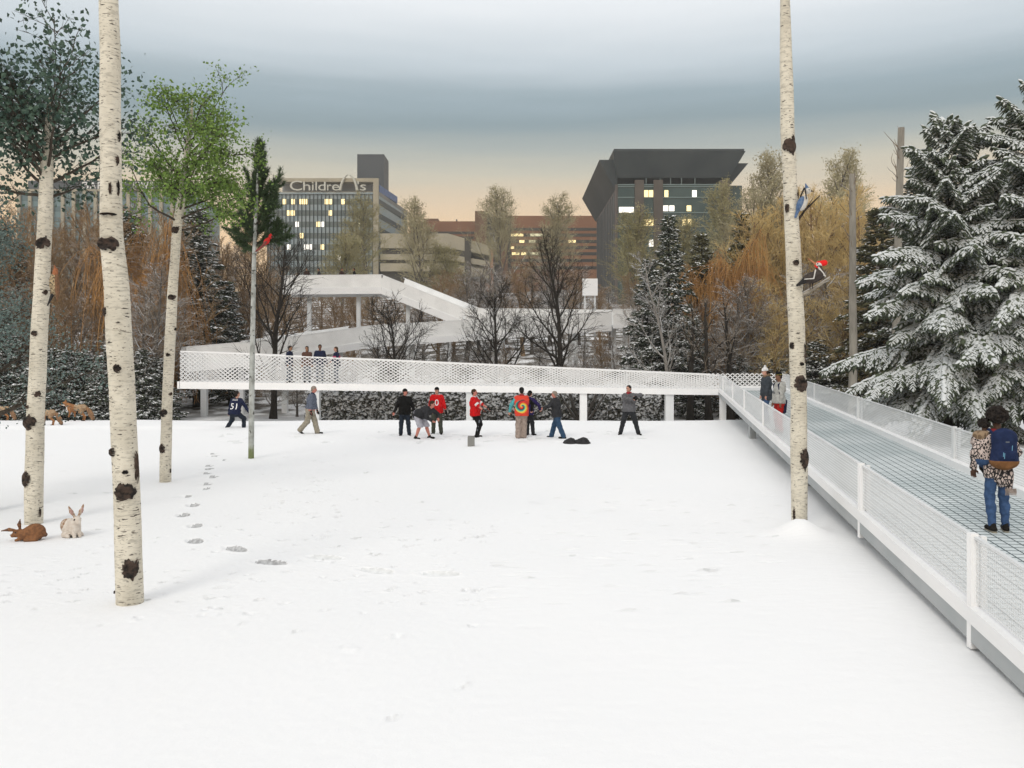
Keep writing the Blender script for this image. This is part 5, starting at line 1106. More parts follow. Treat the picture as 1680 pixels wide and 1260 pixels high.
def emblem(part, s, size, u, side, back, mt, name='number', wscale=1.0):
    """Lettering laid on the cloth: each vertex of the text is dropped on the garment."""
    me = text_mesh(s, size, 0, name); import bmesh
    bm = bmesh.new(); bm.from_mesh(me); bmesh.ops.subdivide_edges(bm, edges=bm.edges[:], cuts=2, use_grid_fill=True); xs_ = [v.co.x for v in bm.verts]; xm = (min(xs_) + max(xs_)) / 2
    tree = BVHTree.FromPolygons([v.co for v in part.data.vertices], [p.vertices[:] for p in part.data.polygons])
    for v in bm.verts:
        x = (v.co.x - xm) * wscale; y = v.co.y
        o = Vector(((-x if back else x) + side, 1.5 if back else -1.5, u + y)); h = tree.ray_cast(o, Vector((0, -1 if back else 1, 0)))
        v.co = (h[0] + Vector((0, .010 if back else -.010, 0))) if h[0] is not None else o * .0 + Vector((o.x, 0, o.z))
    bm.to_mesh(me); bm.free(); me.materials.clear(); me.materials.append(mt); return link(name, me, part)
m_num = mat('white_jersey_print', (.82, .82, .82), rough=.8)
def gnd(px, py, dz=-.03):
    x, y = gp(px, py); return (x, y, float(gz(x, y)) + dz)
PG = 'people playing ball in the snow'
# navy 51, crouched running, seen from behind
o = person('person in a navy jersey with white number 51 crouching with the back turned', gnd(386, 703, -.10), 168, 1.78, 'light', dict(lean=20, hip=(-.05, 0, .70), fl=(-.05, .36, .07), fr=(.10, -.30, .09), hl=(.30, .46, .62), hr=(.20, -.50, .66), yaw=-35, pitch=-20, fy=(35, -30), el=(-.3, 1, 0), er=(-.3, -1, .0)), 'navy_cloth', 'dark_jeans', hair='black', group=PG, collar=False, fat=.02, gloves='navy_cloth')
emblem(o['top'], '51', .32, .84, 0, True, m_num, wscale=1.1); emblem(o['top'], 'POUR', .085, 1.16, 0, True, m_num, 'name_print')
# man in vest walking right
def vest(o):
    f_ = .012; T, hip, Lf, chest, shc = o['T'], o['hip'], o['Lf'], o['chest'], o['shc']
    sdf_part('vest', CL['navy_cloth'], o['root'], [cap(hip + T * .12 + Lf * .06 + o['Fw'] * .03, hip + T * .12 - Lf * .06 + o['Fw'] * .03, .165, k=.07), cap(chest + Lf * .085, chest - Lf * .085, .152, k=.07), cap(shc + Lf * .10, shc - Lf * .10, .092, k=.06), cap(o['neck'], o['neck'] + o['hu'] * .03, .068, k=.03)], .016, [(-T, -(T @ (hip + T * .0)))], lambda X: .008 * np.sin(X[:, 2] * 78))
person('person with grey hair in a navy vest over slate sleeves and khaki trousers walking right', gnd(509, 713), 88, 1.74, 'ruddy', dict(lean=8, hip=(0, 0, .90), fl=(.24, .09, .07), fr=(-.36, -.09, .16), hl=(.20, .25, .80), hr=(.10, -.26, .78), fp=(0, 35), yaw=6, pitch=8), 'slate_cloth', 'khaki_cloth', hair='grey', over=vest, group=PG, fat=.035, baggy=.02, collar=False, gloves='black_cloth', hem=.03)
# black jacket man
person('person in a black jacket and dark jeans facing the viewer with arms held out', gnd(664, 714), 5, 1.66, 'ruddy', dict(lean=2, fl=(.04, .17, .07), fr=(0, -.15, .07), hl=(.06, .40, .84), hr=(.08, -.42, .80), yaw=48, el=(-.5, .9, 0), er=(-.5, -.9, 0)), 'black_cloth', 'dark_jeans', hat='black_cloth', hair='brown', group=PG, fat=.035)
# bent over person in shorts
person('person bending over in a charcoal fleece and long pale grey shorts with bare legs', gnd(695, 719), 62, 1.74, 'ruddy', dict(lean=62, hip=(-.22, 0, .84), fl=(.10, .22, .07), fr=(-.16, -.24, .07), hl=(.46, .22, .72), hr=(.42, -.12, .66), pitch=-20, yaw=10, bend=12, el=(-.2, .8, .1), er=(-.2, -.8, .1)), 'charcoal_fleece', 'pale_grey_cotton', hair='brown', shorts=True, group=PG, fat=.05, collar=False)
# red 0
o = person('person in a red jersey numbered 0 facing the viewer behind the bending person', gnd(717, 711), -4, 1.70, 'light', dict(lean=2, fl=(.02, .16, .07), fr=(0, -.14, .07), hl=(.14, .36, .86), hr=(.22, -.28, .86), yaw=-8, el=(-.5, .9, 0), er=(-.5, -.9, 0)), 'red_jersey', 'olive_grey_cloth', hair='black', hat='black_cloth', group=PG, fat=.045, collar=False, sleeve=.86, gloves='black_cloth')
emblem(o['top'], '0', .33, 1.10, .02, False, m_num)
# red side man
def stripes(o):
    J = o['J']
    for q in 'lr':
        a, c = J['s' + q], J['o' + q]; d = unit(c - a)
        sdf_part('sleeve_stripe', CL['white_cloth'], o['root'], [cap(a + (c - a) * .66, a + (c - a) * .96, .084, .078, k=.01)], .013, [(d, d @ (a + (c - a) * .96)), (-d, -(d @ (a + (c - a) * .68)))])
    for q in 'lr':
        a, c = J['k' + q], J['a' + q]; sd = np.array((1 if q == 'l' else -1, .1, 0)) * .05; sdf_part('leg_stripe', CL['grey_jeans'], o['root'], [cap(a + (c - a) * -.3 + sd * 1.2, a + (c - a) * .55 + sd * 1.05, .030, .026, k=.01)], .013)
    sdf_part('shirt_collar', CL['white_cloth'], o['root'], [cap(o['neck'] - o['T2'] * .01, o['neck'] + o['hu'] * .05, .074, .066, k=.02)], .013, [(o['hu'], o['hu'] @ (o['neck'] + o['hu'] * .055))])
person('person in a red jersey and black trousers standing side on facing right', gnd(781, 716), 78, 1.72, 'ruddy', dict(lean=-4, hip=(-.04, 0, .87), fl=(.00, .10, .07), fr=(.06, -.10, .07), hl=(.40, .24, 1.02), hr=(.34, -.26, .98), yaw=5, el=(-.8, .5, -.2), er=(-.8, -.5, -.2)), 'red_jersey', 'black_cloth', hair='brown', group=PG, fat=.03, collar=False, sleeve=.62, gloves='black_cloth', over=stripes)
# tie dye
m_tie, t_, b_ = new_mat('tie_dye_spiral'); b_.inputs['Roughness'].default_value = .9
g_ = nd(t_, 'ShaderNodeTexCoord'); s_ = nd(t_, 'ShaderNodeSeparateXYZ'); t_.links.new(g_.outputs['Object'], s_.inputs[0])
dx = mth(t_, 'ADD', s_.outputs[0], .0); dz = mth(t_, 'SUBTRACT', s_.outputs[2], 1.13); an = mth(t_, 'ARCTAN2', dz, dx); rr = mth(t_, 'SQRT', mth(t_, 'ADD', mth(t_, 'MULTIPLY', dx, dx), mth(t_, 'MULTIPLY', dz, dz)))
ph = mth(t_, 'FRACT', mth(t_, 'ADD', mth(t_, 'MULTIPLY', an, -1 / (2 * math.pi)), mth(t_, 'MULTIPLY', mth(t_, 'POWER', rr, .6), 3.2)))
cr_ = nd(t_, 'ShaderNodeValToRGB'); t_.links.new(ph, cr_.inputs[0]); ramp(cr_, [(0, (.02, .015, .02)), (.12, (.01, .13, .16)), (.26, (.05, .42, .30)), (.42, (.70, .62, .08)), (.58, (.75, .30, .03)), (.72, (.62, .03, .02)), (.9, (.60, .02, .03)), (1, (.05, .01, .02))])
inner = mth(t_, 'GREATER_THAN', rr, .23)
t_.links.new(mixc(t_, sstep(t_, mth(t_, 'ADD', rr, mth(t_, 'MULTIPLY', noise(t_, 9), .08)), .25, .29), cr_.outputs[0], (.64, .045, .02)), b_.inputs['Base Color'])
def sleeves(o):
    J = o['J']
    for q, m_ in (('l', 'teal_sleeve'), ('r', 'black_cloth')): sdf_part('sleeve', CL[m_], o['root'], [cap(J['s' + q], J['o' + q], .082, .066, k=.02), cap(J['o' + q], J['w' + q], .064, .050, k=.02)], .014)
person('person seen from behind in a tie dye jacket with a rainbow spiral and beige trousers', gnd(856, 719), 184, 1.74, 'light', dict(lean=4, fl=(.0, .12, .07), fr=(.05, -.07, .07), hl=(.16, .40, .95), hr=(.18, -.36, .98), el=(-.4, .9, 0), er=(-.4, -.9, 0)), 'red_jersey', 'beige_cloth', hair='black', hat='black_cloth', group=PG, fat=.05, collar=True, baggy=.03, over=sleeves, scarf='red_scarf', topmats=m_tie, hem=-.12, sleeve=.2)
# person half hidden behind the tie dye player
def socks(o):
    for q in 'lr':
        a, c = o['J']['k' + q], o['J']['a' + q]; sdf_part('sock', CL['royal_blue'], o['root'], [cap(a + (c - a) * .12, c, .068, .054, k=.02)], .014)
        sdf_part('knee_pad', CL['red_jersey'], o['root'], [cap(a + (c - a) * -.15, a + (c - a) * .08, .078, .076, k=.02)], .014)
person('person with red knees and blue socks half hidden by the tie dye jacket', gnd(867, 714), 150, 1.58, 'light', dict(lean=10, fl=(-.02, .04, .07), fr=(.02, -.20, .07), hl=(.2, .25, .9), hr=(.28, -.36, 1.02), el=(-.4, .9, 0), er=(-.4, -.9, 0)), 'purple_cloth', 'charcoal_trousers', hair='black', hat='black_cloth', group=PG, fat=.01, over=socks)
# dark grey jacket, jeans, striding left
person('person in a dark grey jacket and blue jeans striding with arms reaching left', gnd(914, 718), -118, 1.66, 'ruddy', dict(lean=8, hip=(0, 0, .88), fl=(-.34, .14, .07), fr=(.28, -.10, .07), hl=(.42, .26, 1.12), hr=(.50, -.10, 1.12), yaw=10, fy=(20, -6)), 'charcoal_fleece', 'mid_jeans', hair='grey', group=PG, fat=.02, baggy=.015)
# grey sweater man with arms up
person('person in a grey sweater with legs apart and both arms raised to the right', gnd(1032, 713), -6, 1.80, 'light', dict(lean=0, hip=(0, 0, .885), fl=(.02, .33, .07), fr=(.02, -.30, .07), hl=(.34, .24, 1.36), hr=(.36, .12, 1.28), yaw=-40, twist=12, fy=(25, -20), el=(-.1, 1, .25), er=(.3, -1, -.1)), 'grey_sweater', 'charcoal_trousers', hair='black', group=PG, fat=.035, collar=False, scarf='red_scarf', gloves='black_cloth', hem=-.06)

# -- four on the footbridge
BG = 'people talking on the footbridge'
def bridge_pt(px, Y=42.75):
    X = pxx(px, Y); t = (X - BR_A[0]) / (BR_C[0] - BR_A[0]); return (X, Y, 1.52 - .30 * t)
def pinkfront(o):
    sdf_part('stripe_panel', CL['pink_top'], o['root'], [cap(o['chest'] + o['Lf'] * .09 + o['T'] * .02, o['chest'] - o['Lf'] * .09 + o['T'] * .02, .150, k=.05)], .015, [(o['T'], o['T'] @ (o['chest'] + o['T'] * .06)), (-o['T'], -(o['T'] @ (o['chest'] - o['T'] * .05)))])
person('person in navy with grey trousers at left of the group on the footbridge facing right', bridge_pt(474), 78, 1.84, 'tan', dict(hl=(.10, .2, .82), hr=(.06, -.25, .82)), 'navy_cloth', 'grey_jeans', hair='black', group=BG, fat=.01)
person('person with a dark bob and brown jacket facing the viewer on the footbridge', bridge_pt(504), 0, 1.83, 'tan', dict(hl=(.1, .22, .85), hr=(.1, -.22, .85)), 'brown_jacket', 'grey_jeans', hair='black', longhair=True, group=BG, fat=-.01)
person('person in a navy v neck sweater standing broad shouldered on the footbridge', bridge_pt(525), 8, 1.92, 'brown', dict(hl=(.05, .32, .82), hr=(.05, -.32, .82), yaw=10), 'navy_cloth', 'grey_jeans', hair='black', group=BG, fat=.02, collar=False)
person('person with long dark hair and a pink striped top at right on the footbridge', bridge_pt(553), -58, 1.82, 'light', dict(hl=(.30, .12, 1.05), hr=(.28, -.16, 1.0)), 'navy_cloth', 'grey_jeans', hair='brown', longhair=True, group=BG, over=pinkfront)
# -- four on the lookout
for px, hd, t_c, l_c, hr_, lab in ((503, 10, 'brown_coat', 'dark_jeans', 'brown', 'person in a brown coat on the upper lookout, leftmost of four'), (524, -70, 'charcoal_fleece', 'dark_jeans', 'black', 'person in charcoal on the upper lookout, second from left'), (560, 60, 'brown_coat', 'black_cloth', 'black', 'person in dark brown on the upper lookout, second from right'), (582, -80, 'black_cloth', 'grey_jeans', 'brown', 'person in black on the upper lookout, rightmost of four')):
    person(lab, (pxx(px, 71.2), 71.2, pz(471.7, 70) - .03), hd, 1.74, 'tan', dict(hl=(.15, .24, .95), hr=(.1, -.24, .85)), t_c, l_c, hair=hr_, group='people on the upper lookout', res=.02)
# -- two on the ramp
def ramp_pt(px, Y):
    X = pxx(px, Y); t = (C0[1] - Y) / (C0[1] - N0[1]); return (X, Y, zdk(t) - .024)
RG = 'people on the ramp'
def furhood(o):
    n_, hu, hf, hs = o['neck'], o['hu'], o['hf'], o['hs']
    sdf_part('fur_collar', CL['tan_fur'], o['root'], [cap(n_ + hu * .06 - hf * .09 + hs * .05, n_ + hu * .06 - hf * .09 - hs * .05, .055, k=.04), cap(n_ + hu * .045 + hs * .09, n_ + hu * .03 + hf * .06 + hs * .05, .038, k=.03), cap(n_ + hu * .045 - hs * .09, n_ + hu * .03 + hf * .06 - hs * .05, .038, k=.03)], .013, wob=lambda X: .006 * np.sin(X[:, 0] * 130) * np.sin(X[:, 2] * 140))
person('person in a white pompom hat and dark grey parka standing on the ramp facing left', ramp_pt(1258, 25.6), -84, 1.62, 'light', dict(lean=2, hl=(.12, .22, .85), hr=(.10, -.22, .85), fl=(.08, .09, .07), fr=(-.06, -.09, .07), pitch=6), 'parka_grey', 'blue_jeans', hat='pompom', hair='brown', group=RG, fat=.035, hem=-.20, over=furhood, shoes='charcoal_fleece')
def rampman(o):
    n_, hu, hf, hs, T, hip, Lf = o['neck'], o['hu'], o['hf'], o['hs'], o['T'], o['hip'], o['Lf']
    sdf_part('hat_band', mat('yellow_band', (.55, .45, .08)), o['root'], [ell(o['hc'] + hu * .05 - hf * .012, (.0905, .1065, .02), rot=o['Rm'], k=.01)], .009)
    for s in (1, -1): sdf_part('strap', CL['navy_cloth'], o['root'], [cap(o['shc'] + Lf * s * .12 + T * .09, o['shc'] + Lf * s * .13 - o['Fw'] * -.12, .02, k=.02), cap(o['shc'] + Lf * s * .13 + o['Fw'] * .12, o['chest'] + Lf * s * .15 + o['Fw'] * .09 - T * .12, .018, k=.02)], .012)
    sdf_part('tied_coat', CL['navy_cloth'], o['root'], [cap(hip + Lf * .09 - o['Fw'] * .10, hip - T * .30 + Lf * .05 - o['Fw'] * .12, .085, .06, k=.05), cap(hip - Lf * .09 - o['Fw'] * .10, hip - T * .30 - Lf * .05 - o['Fw'] * .12, .085, .06, k=.05)], .015)
person('person in a black cap, pale grey sweater and red trousers standing on the ramp', ramp_pt(1279, 22.9), -76, 1.62, 'brown', dict(lean=0, hl=(.10, .20, .80), hr=(.08, -.24, .80), pitch=4), 'light_sweater', 'red_trousers', hat='black_cloth', hair='black', group=RG, collar=False, over=rampman, hem=-.06)
# -- carrying parent with backpack, seen from behind
def patterned(name, a, b, sc):
    m, t, bs = new_mat(name); bs.inputs['Roughness'].default_value = .95; v = nd(t, 'ShaderNodeTexVoronoi', feature='DISTANCE_TO_EDGE', i_Scale=sc); g = nd(t, 'ShaderNodeTexCoord'); mp_ = nd(t, 'ShaderNodeMapping'); mp_.inputs['Scale'].default_value = (1, 1, .6); mp_.inputs['Rotation'].default_value = (0, R(35), 0); t.links.new(g.outputs['Object'], mp_.inputs[0]); t.links.new(mp_.outputs[0], v.inputs['Vector'])
    t.links.new(mixc(t, sstep(t, v.outputs['Distance'], .10, .16), b, a), bs.inputs['Base Color']); return m
m_pat = patterned('black_cream_knit', (.60, .50, .46), (.018, .016, .018), 24); m_pat2 = patterned('cream_spotted_knit', (.025, .022, .022), (.58, .48, .44), 20)
rp_ = ramp_pt(1637, 11.5)
def poncho(o):
    hip, T, Lf, shc = o['hip'], o['T'], o['Lf'], o['shc']
    sdf_part('poncho_tail', m_pat, o['root'], [cap(hip + T * .16 + Lf * -.03, hip - T * .10 - Lf * .06, .15, .15, k=.05), cap(hip - T * .05 - Lf * .10 + FSU(-.06, 0, 0), hip - T * .24 - Lf * .12 + FSU(-.07, 0, 0), .09, .05, k=.05)], .012, [], lambda X: .012 * np.sin(X[:, 0] * 55))
    for i in range(12):
        x = -.19 + i * .013; b = MB(); b.sweep([(x, .14, .66), (x - .005, .15, .61), (x + .004, .15, .56)], [.006, .006, .003], 5); b.build('fringe', CL['beige_cloth'], o['root'])
    sdf_part('scarf', CL['red_scarf'], o['root'], [cap(o['neck'] + Lf * .06, o['neck'] - Lf * .06, .062, k=.03), cap(o['neck'] + Lf * .06 + FSU(.05, 0, 0), o['neck'] - Lf * .06 + FSU(.05, 0, 0), .055, k=.03)], .011)
o = person('person with big curly black hair and blue jeans carrying a child on the ramp', rp_, 172, 1.60, 'deep', dict(lean=1, fl=(-.03, .085, .07), fr=(.03, -.12, .07), hl=(.10, .30, .92), hr=(.26, -.26, .98), fp=(0, 0), fy=(6, -10), yaw=-6, el=(-.5, .9, 0), er=(-.5, -.8, 0)), 'white_cloth', 'blue_jeans', topmats=m_pat, fat=-.012, slim=.016, res=.009, collar=False, over=poncho, hem=-.12, group=RG)
hc = o['hc']; rr_ = np.random.default_rng(4); cu = [ell(hc + o['hu'] * .07 - o['hf'] * .02, (.13, .13, .125), k=.03)]
for i in range(150):
    d = rr_.normal(0, 1, 3); d /= np.linalg.norm(d)
    if d @ o['hf'] > .55 or d[2] < -.75: continue
    cu.append(ell(hc + o['hu'] * .07 - o['hf'] * .02 + d * np.array((.135, .135, .130)), (.026,) * 3, k=.008))
sdf_part('hair', HR['black'], o['root'], cu, .008)
sdf_part('shoe_sole', CL['khaki_cloth'], o['root'], [cap(o['J']['el'] - (0, 0, .03), o['J']['tl'] - (0, 0, .022), .040, .036, k=.02)], .010, [((0, 0, 1.), .018)]); sdf_part('shoe_sole', CL['khaki_cloth'], o['root'], [cap(o['J']['er'] - (0, 0, .03), o['J']['tr'] - (0, 0, .022), .040, .036, k=.02)], .010, [((0, 0, 1.), .018)])
# backpack
kq = o['k']; bp = thing('backpack', 'navy backpack with a brown base and blue zip cords on the ramp walker', 'backpack', rp_, R(172)); bp.scale = (kq,) * 3
m_pack = cloth('navy_pack_cloth', (.020, .032, .085)); m_pbase = cloth('brown_suede', (.22, .105, .045)); m_zip = mat('pale_blue_cord', (.18, .42, .60), rough=.6)
c0 = o['chest'] + np.array((-.01, .20, -.02))
def blk(cx, cy, cz, wx, wy, wz, rd): return [cap((cx - wx, cy, cz - wz), (cx + wx, cy, cz - wz), rd, k=.05), cap((cx - wx * .75, cy, cz + wz), (cx + wx * .75, cy, cz + wz), rd, k=.05), cap((cx, cy, cz - wz), (cx, cy, cz + wz), rd + wx * .5, k=.06), cap((cx - wx, cy, cz - wz), (cx - wx * .75, cy, cz + wz), rd, k=.05), cap((cx + wx, cy, cz - wz), (cx + wx * .75, cy, cz + wz), rd, k=.05)]
sdf_part('bag', m_pack, bp, blk(c0[0], c0[1], c0[2], .10, .09, .17, .085), .010, [((0, 1, 0), c0[1] + .10), ((0, -1, 0), -(c0[1] - .085)), ((0, 0, -1), -(c0[2] - .19))])
sdf_part('base', m_pbase, bp, blk(c0[0], c0[1], c0[2], .10, .09, .17, .090), .010, [((0, 1, 0), c0[1] + .106), ((0, -1, 0), -(c0[1] - .088)), ((0, 0, 1), c0[2] - .168)])
sdf_part('front_pocket', m_pack, bp, [cap((c0[0] - .085, c0[1] + .085, c0[2] - .11), (c0[0] + .085, c0[1] + .085, c0[2] - .11), .045, k=.04), cap((c0[0] - .08, c0[1] + .085, c0[2] - .05), (c0[0] + .08, c0[1] + .085, c0[2] - .05), .045, k=.04)], .009)
for x, z0_, z1_ in ((-.06, -.04, -.10), (-.045, -.05, -.13), (.07, .06, -.02)):
    b = MB(); b.sweep([(c0[0] - x, c0[1] + .135 - (.03 if x > 0 else 0), c0[2] + z0_), (c0[0] - x + .006, c0[1] + .138 - (.03 if x > 0 else 0), c0[2] + z1_)], [.005, .004], 6); b.build('zip_cord', m_zip, bp)
b = MB(); b.box(c0[0] - .03, c0[0] + .02, c0[1] + .101, c0[1] + .106, c0[2] + .10, c0[2] + .118); b.build('patch', CL['grey_jeans'], bp)
for s in (1, -1): sdf_part('strap', m_pack, bp, [cap((s * .10, c0[1] - .09, c0[2] + .2), (s * .12, c0[1] - .20, c0[2] + .26), .024, k=.02), cap((s * .12, c0[1] - .20, c0[2] + .26), (s * .13, c0[1] - .36, c0[2] + .12), .022, k=.02), cap((s * .13, c0[1] - .36, c0[2] + .12), (s * .15, c0[1] - .22, c0[2] - .14), .018, k=.02)], .011)
sdf_part('handle', m_pack, bp, [cap((-.03, c0[1] - .04, c0[2] + .285), (.03, c0[1] - .04, c0[2] + .285), .012, k=.01)], .008)
# the child on the left hip
cp = P(1611, 790, 11.55)
def childover(q):
    n_, hu, hf, hs, T, chest = q['neck'], q['hu'], q['hf'], q['hs'], q['T'], q['chest']
    sdf_part('plaid_hood', m_plaid, q['root'], [cap(n_ + hs * .10 - hf * .02, n_ - hs * .10 - hf * .02, .085, k=.06), cap(n_ - hf * .11 + hs * .09 - hu * .02, n_ - hf * .11 - hs * .09 - hu * .02, .085, k=.06), cap(n_ - hf * .09 - hu * .1 + hs * .05, n_ - hf * .09 - hu * .1 - hs * .05, .07, k=.06)], .010)
m_plaid = patterned('brown_plaid', (.17, .11, .065), (.30, .21, .13), 9)
q = person('child with dark curly hair, brown plaid hood and cream spotted knit carried on the hip', (cp[0], cp[1], cp[2] - .14), 118, 1.02, 'deep', dict(lean=6, hip=(0, 0, .80), fl=(.30, .20, .52), fr=(.28, -.26, .42), hl=(.34, .14, 1.18), hr=(.36, -.10, 1.12), yaw=-15, fp=(40, 30)), 'white_cloth', 'blue_jeans', topmats=m_pat2, fat=.055, res=.011, collar=False, over=childover, hem=-.04)
hc = q['hc']; cu = [ell(hc + q['hu'] * .06 - q['hf'] * .015, (.115, .12, .11), k=.03)]
for i in range(80):
    d = rr_.normal(0, 1, 3); d /= np.linalg.norm(d)
    if d @ q['hf'] > .5 or d[2] < -.6: continue
    cu.append(ell(hc + q['hu'] * .06 - q['hf'] * .015 + d * .12, (.028,) * 3, k=.008))
sdf_part('hair', HR['black'], q['root'], cu, .010)

# ------------------------------------------------------------------ animals
m_fox = mat('red_fox_fur', (.34, .15, .055), (.25, .12, .055), 9, .9, bmp=.5); m_foxg = mat('pale_fox_flank', (.42, .31, .20), (.30, .19, .11), 12, .9, bmp=.5); m_foxd = mat('dark_fox_foot', (.022, .018, .016), rough=.9); m_foxw = mat('white_fox_fur', (.66, .60, .54), rough=.9); m_foxt = mat('fox_tail_fur', (.30, .16, .08), (.20, .12, .07), 14, .95, bmp=.6)
def fox(label, loc, heading, sc, headyaw):
    root = thing('fox', label, 'fox', loc, R(heading), 'foxes at the wood edge'); root.scale = (sc,) * 3
    hd = FSU(.40, .0, .60); y = R(headyaw); hf = rotz(np.array((0, -1., -.22)), y); hs = rotz(np.array((1., 0, 0)), y)
    pr = [ell(FSU(.16, 0, .44), (.095, .16, .13), 0, .06), ell(FSU(-.05, 0, .455), (.085, .22, .105), 1, .06), ell(FSU(-.22, 0, .45), (.092, .13, .12), 1, .06), cap(FSU(.22, 0, .50), hd, .085, .062, 0, .05), ell(FSU(.29, 0, .44), (.06, .07, .10), 3, .05),
          ell(hd, (.062, .075, .060), 0, .03), cap(hd + hf * .05, hd + hf * .155, .040, .018, 0, .03), cap(hd + hf * .07 - (0, 0, .03), hd + hf * .13 - (0, 0, .018), .026, .014, 3, .02), ell(hd + hf * .17, (.013,) * 3, 2, .005), ell(hd - (0, 0, .05) + hf * .02, (.05, .05, .035), 3, .02)]
    for s in (1, -1):
        e = hd + hs * s * .045 + (0, 0, .045) - hf * .02; pr += [cap(e, e + hs * s * .012 + (0, 0, .085), .026, .006, 0, .015), ell(hd + hf * .055 + hs * s * .035 + (0, 0, .012), (.009,) * 3, 2, .004)]
        fx = .17 + .05 * s; el = FSU(fx - .02, s * .055, .30); wr = FSU(fx + .02 * s, s * .055, .15); pr += [cap(FSU(.16, s * .06, .42), el, .06, .036, 0, .04), cap(el, wr, .034, .024, 0, .02), cap(wr, FSU(fx + .03 * s, s * .055, .03), .022, .019, 2, .015), cap(FSU(fx + .03 * s, s * .055, .022), FSU(fx + .03 * s + .035, s * .055, .018), .022, .018, 2, .01)]
        bx = -.22 - .06 * s; kn = FSU(bx + .09, s * .06, .30); hk = FSU(bx - .05, s * .06, .17); pr += [cap(FSU(-.22, s * .05, .44), kn, .085, .048, 1, .04), cap(kn, hk, .044, .024, 0, .02), cap(hk, FSU(bx - .02, s * .06, .03), .022, .018, 0, .012), cap(FSU(bx - .02, s * .06, .022), FSU(bx + .03, s * .06, .018), .021, .018, 2, .01)]
    tl = [FSU(-.33, 0, .47), FSU(-.43, .01, .36), FSU(-.50, .02, .22), FSU(-.57, .03, .09), FSU(-.60, .03, .045)]
    for i, (a_, b_r) in enumerate(((.036, .065), (.065, .078), (.078, .055))): pr.append(cap(tl[i], tl[i + 1], a_, b_r, 4, .03))
    pr.append(cap(tl[3], tl[4], .052, .025, 2, .03))
    sdf_part('body', [m_fox, m_foxg, m_foxd, m_foxw, m_foxt], root, pr, .011, wob=lambda X: .004 * np.sin(X[:, 0] * 110 + X[:, 2] * 60) * np.sin(X[:, 1] * 90)); return root
def g3(px, Y, dz=-.01): x = pxx(px, Y); return (x, Y, float(gz(x, Y)) + dz)
fox('red fox standing in full view with its head turned between the two left birches', g3(126, 36.8), -92, 1.28, 25)
fox('red fox half hidden behind the left birch with only its hindquarters and tail showing', g3(76, 34.3), -95, 1.15, 0)
fox('red fox cut off by the left edge of the picture', g3(2, 38.5), -92, 1.15, 0)
# rabbits
m_rb = mat('brown_rabbit_fur', (.27, .125, .055), (.17, .08, .04), 22, .95, bmp=.7); m_rbd = mat('dark_rabbit_fur', (.11, .06, .04), (.17, .09, .055), 20, .95); m_rw = mat('cream_rabbit_fur', (.70, .64, .57), (.60, .53, .46), 18, .95, bmp=.6); m_rp = mat('brown_patch_fur', (.30, .17, .095), (.60, .52, .44), 26, .95, bmp=.6); m_rpk = mat('pink_ear', (.42, .26, .23), rough=.9)
x, y = gp(52, 881); root = thing('rabbit', 'brown rabbit crouching at the foot of the left birch', 'rabbit', (x, y - .08, float(gz(x, y))), R(-78)); 
hd = FSU(.15, .0, .115); pr = [ell(FSU(-.09, 0, .13), (.115, .15, .125), 0, .05), ell(FSU(.03, 0, .10), (.085, .12, .085), 0, .05), ell(hd, (.058, .075, .062), 0, .035), cap(hd + FSU(.05, 0, -.02), hd + FSU(.075, 0, -.03), .036, .03, 0, .02), ell(FSU(-.23, 0, .08), (.035, .035, .035), 1, .02),
      cap(FSU(.08, .05, .05), FSU(.16, .05, .02), .03, .022, 0, .02), cap(FSU(.08, -.05, .05), FSU(.16, -.05, .02), .03, .022, 0, .02), cap(FSU(-.12, .09, .04), FSU(.02, .10, .024), .045, .026, 0, .03), cap(FSU(-.12, -.09, .04), FSU(.02, -.10, .024), .045, .026, 0, .03)]
e1 = [hd + FSU(-.02, -.03, .05), hd + FSU(-.005, -.035, .13), hd + FSU(-.02, -.03, .205)]; e2 = [hd + FSU(0, .03, .045), hd + FSU(.11, .04, .07), hd + FSU(.215, .05, .055)]
for e in (e1, e2): pr += [cap(e[0], e[1], .016, .026, 0, .015), cap(e[1], e[2], .026, .008, 1, .015)]
pr += [ell(hd + FSU(.02, s * .05, .018), (.011,) * 3, 2, .003) for s in (1, -1)] + [ell(hd + FSU(.105, 0, -.022), (.010,) * 3, 1, .004)]
sdf_part('body', [m_rb, m_rbd, m_eye], root, pr, .0075, wob=lambda X: .003 * np.sin(X[:, 0] * 150) * np.sin(X[:, 2] * 170))
x, y = gp(120, 877); root = thing('rabbit', 'cream rabbit with brown patches and upright ears sitting on the snow', 'rabbit', (x, y, float(gz(x, y))), R(52)); root.scale = (1.05,) * 3
hd = FSU(.12, 0, .265); pr = [ell(FSU(-.08, 0, .13), (.12, .14, .135), 0, .05), ell(FSU(.05, 0, .14), (.085, .085, .12), 0, .05), cap(FSU(.06, 0, .20), hd, .07, .05, 0, .04), ell(hd, (.050, .062, .056), 0, .03), cap(hd + FSU(.04, 0, -.025), hd + FSU(.06, 0, -.035), .034, .028, 0, .02), ell(FSU(-.21, 0, .06), (.04,) * 3, 1, .02),
      ell(FSU(-.11, -.045, .165), (.085, .090, .095), 1, .03), cap(FSU(.08, .04, .10), FSU(.13, .04, .02), .034, .024, 0, .02), cap(FSU(.08, -.04, .10), FSU(.13, -.04, .02), .034, .024, 0, .02), cap(FSU(-.06, .10, .04), FSU(.06, .10, .024), .045, .026, 0, .03), cap(FSU(-.06, -.10, .04), FSU(.06, -.10, .024), .045, .026, 0, .03)]
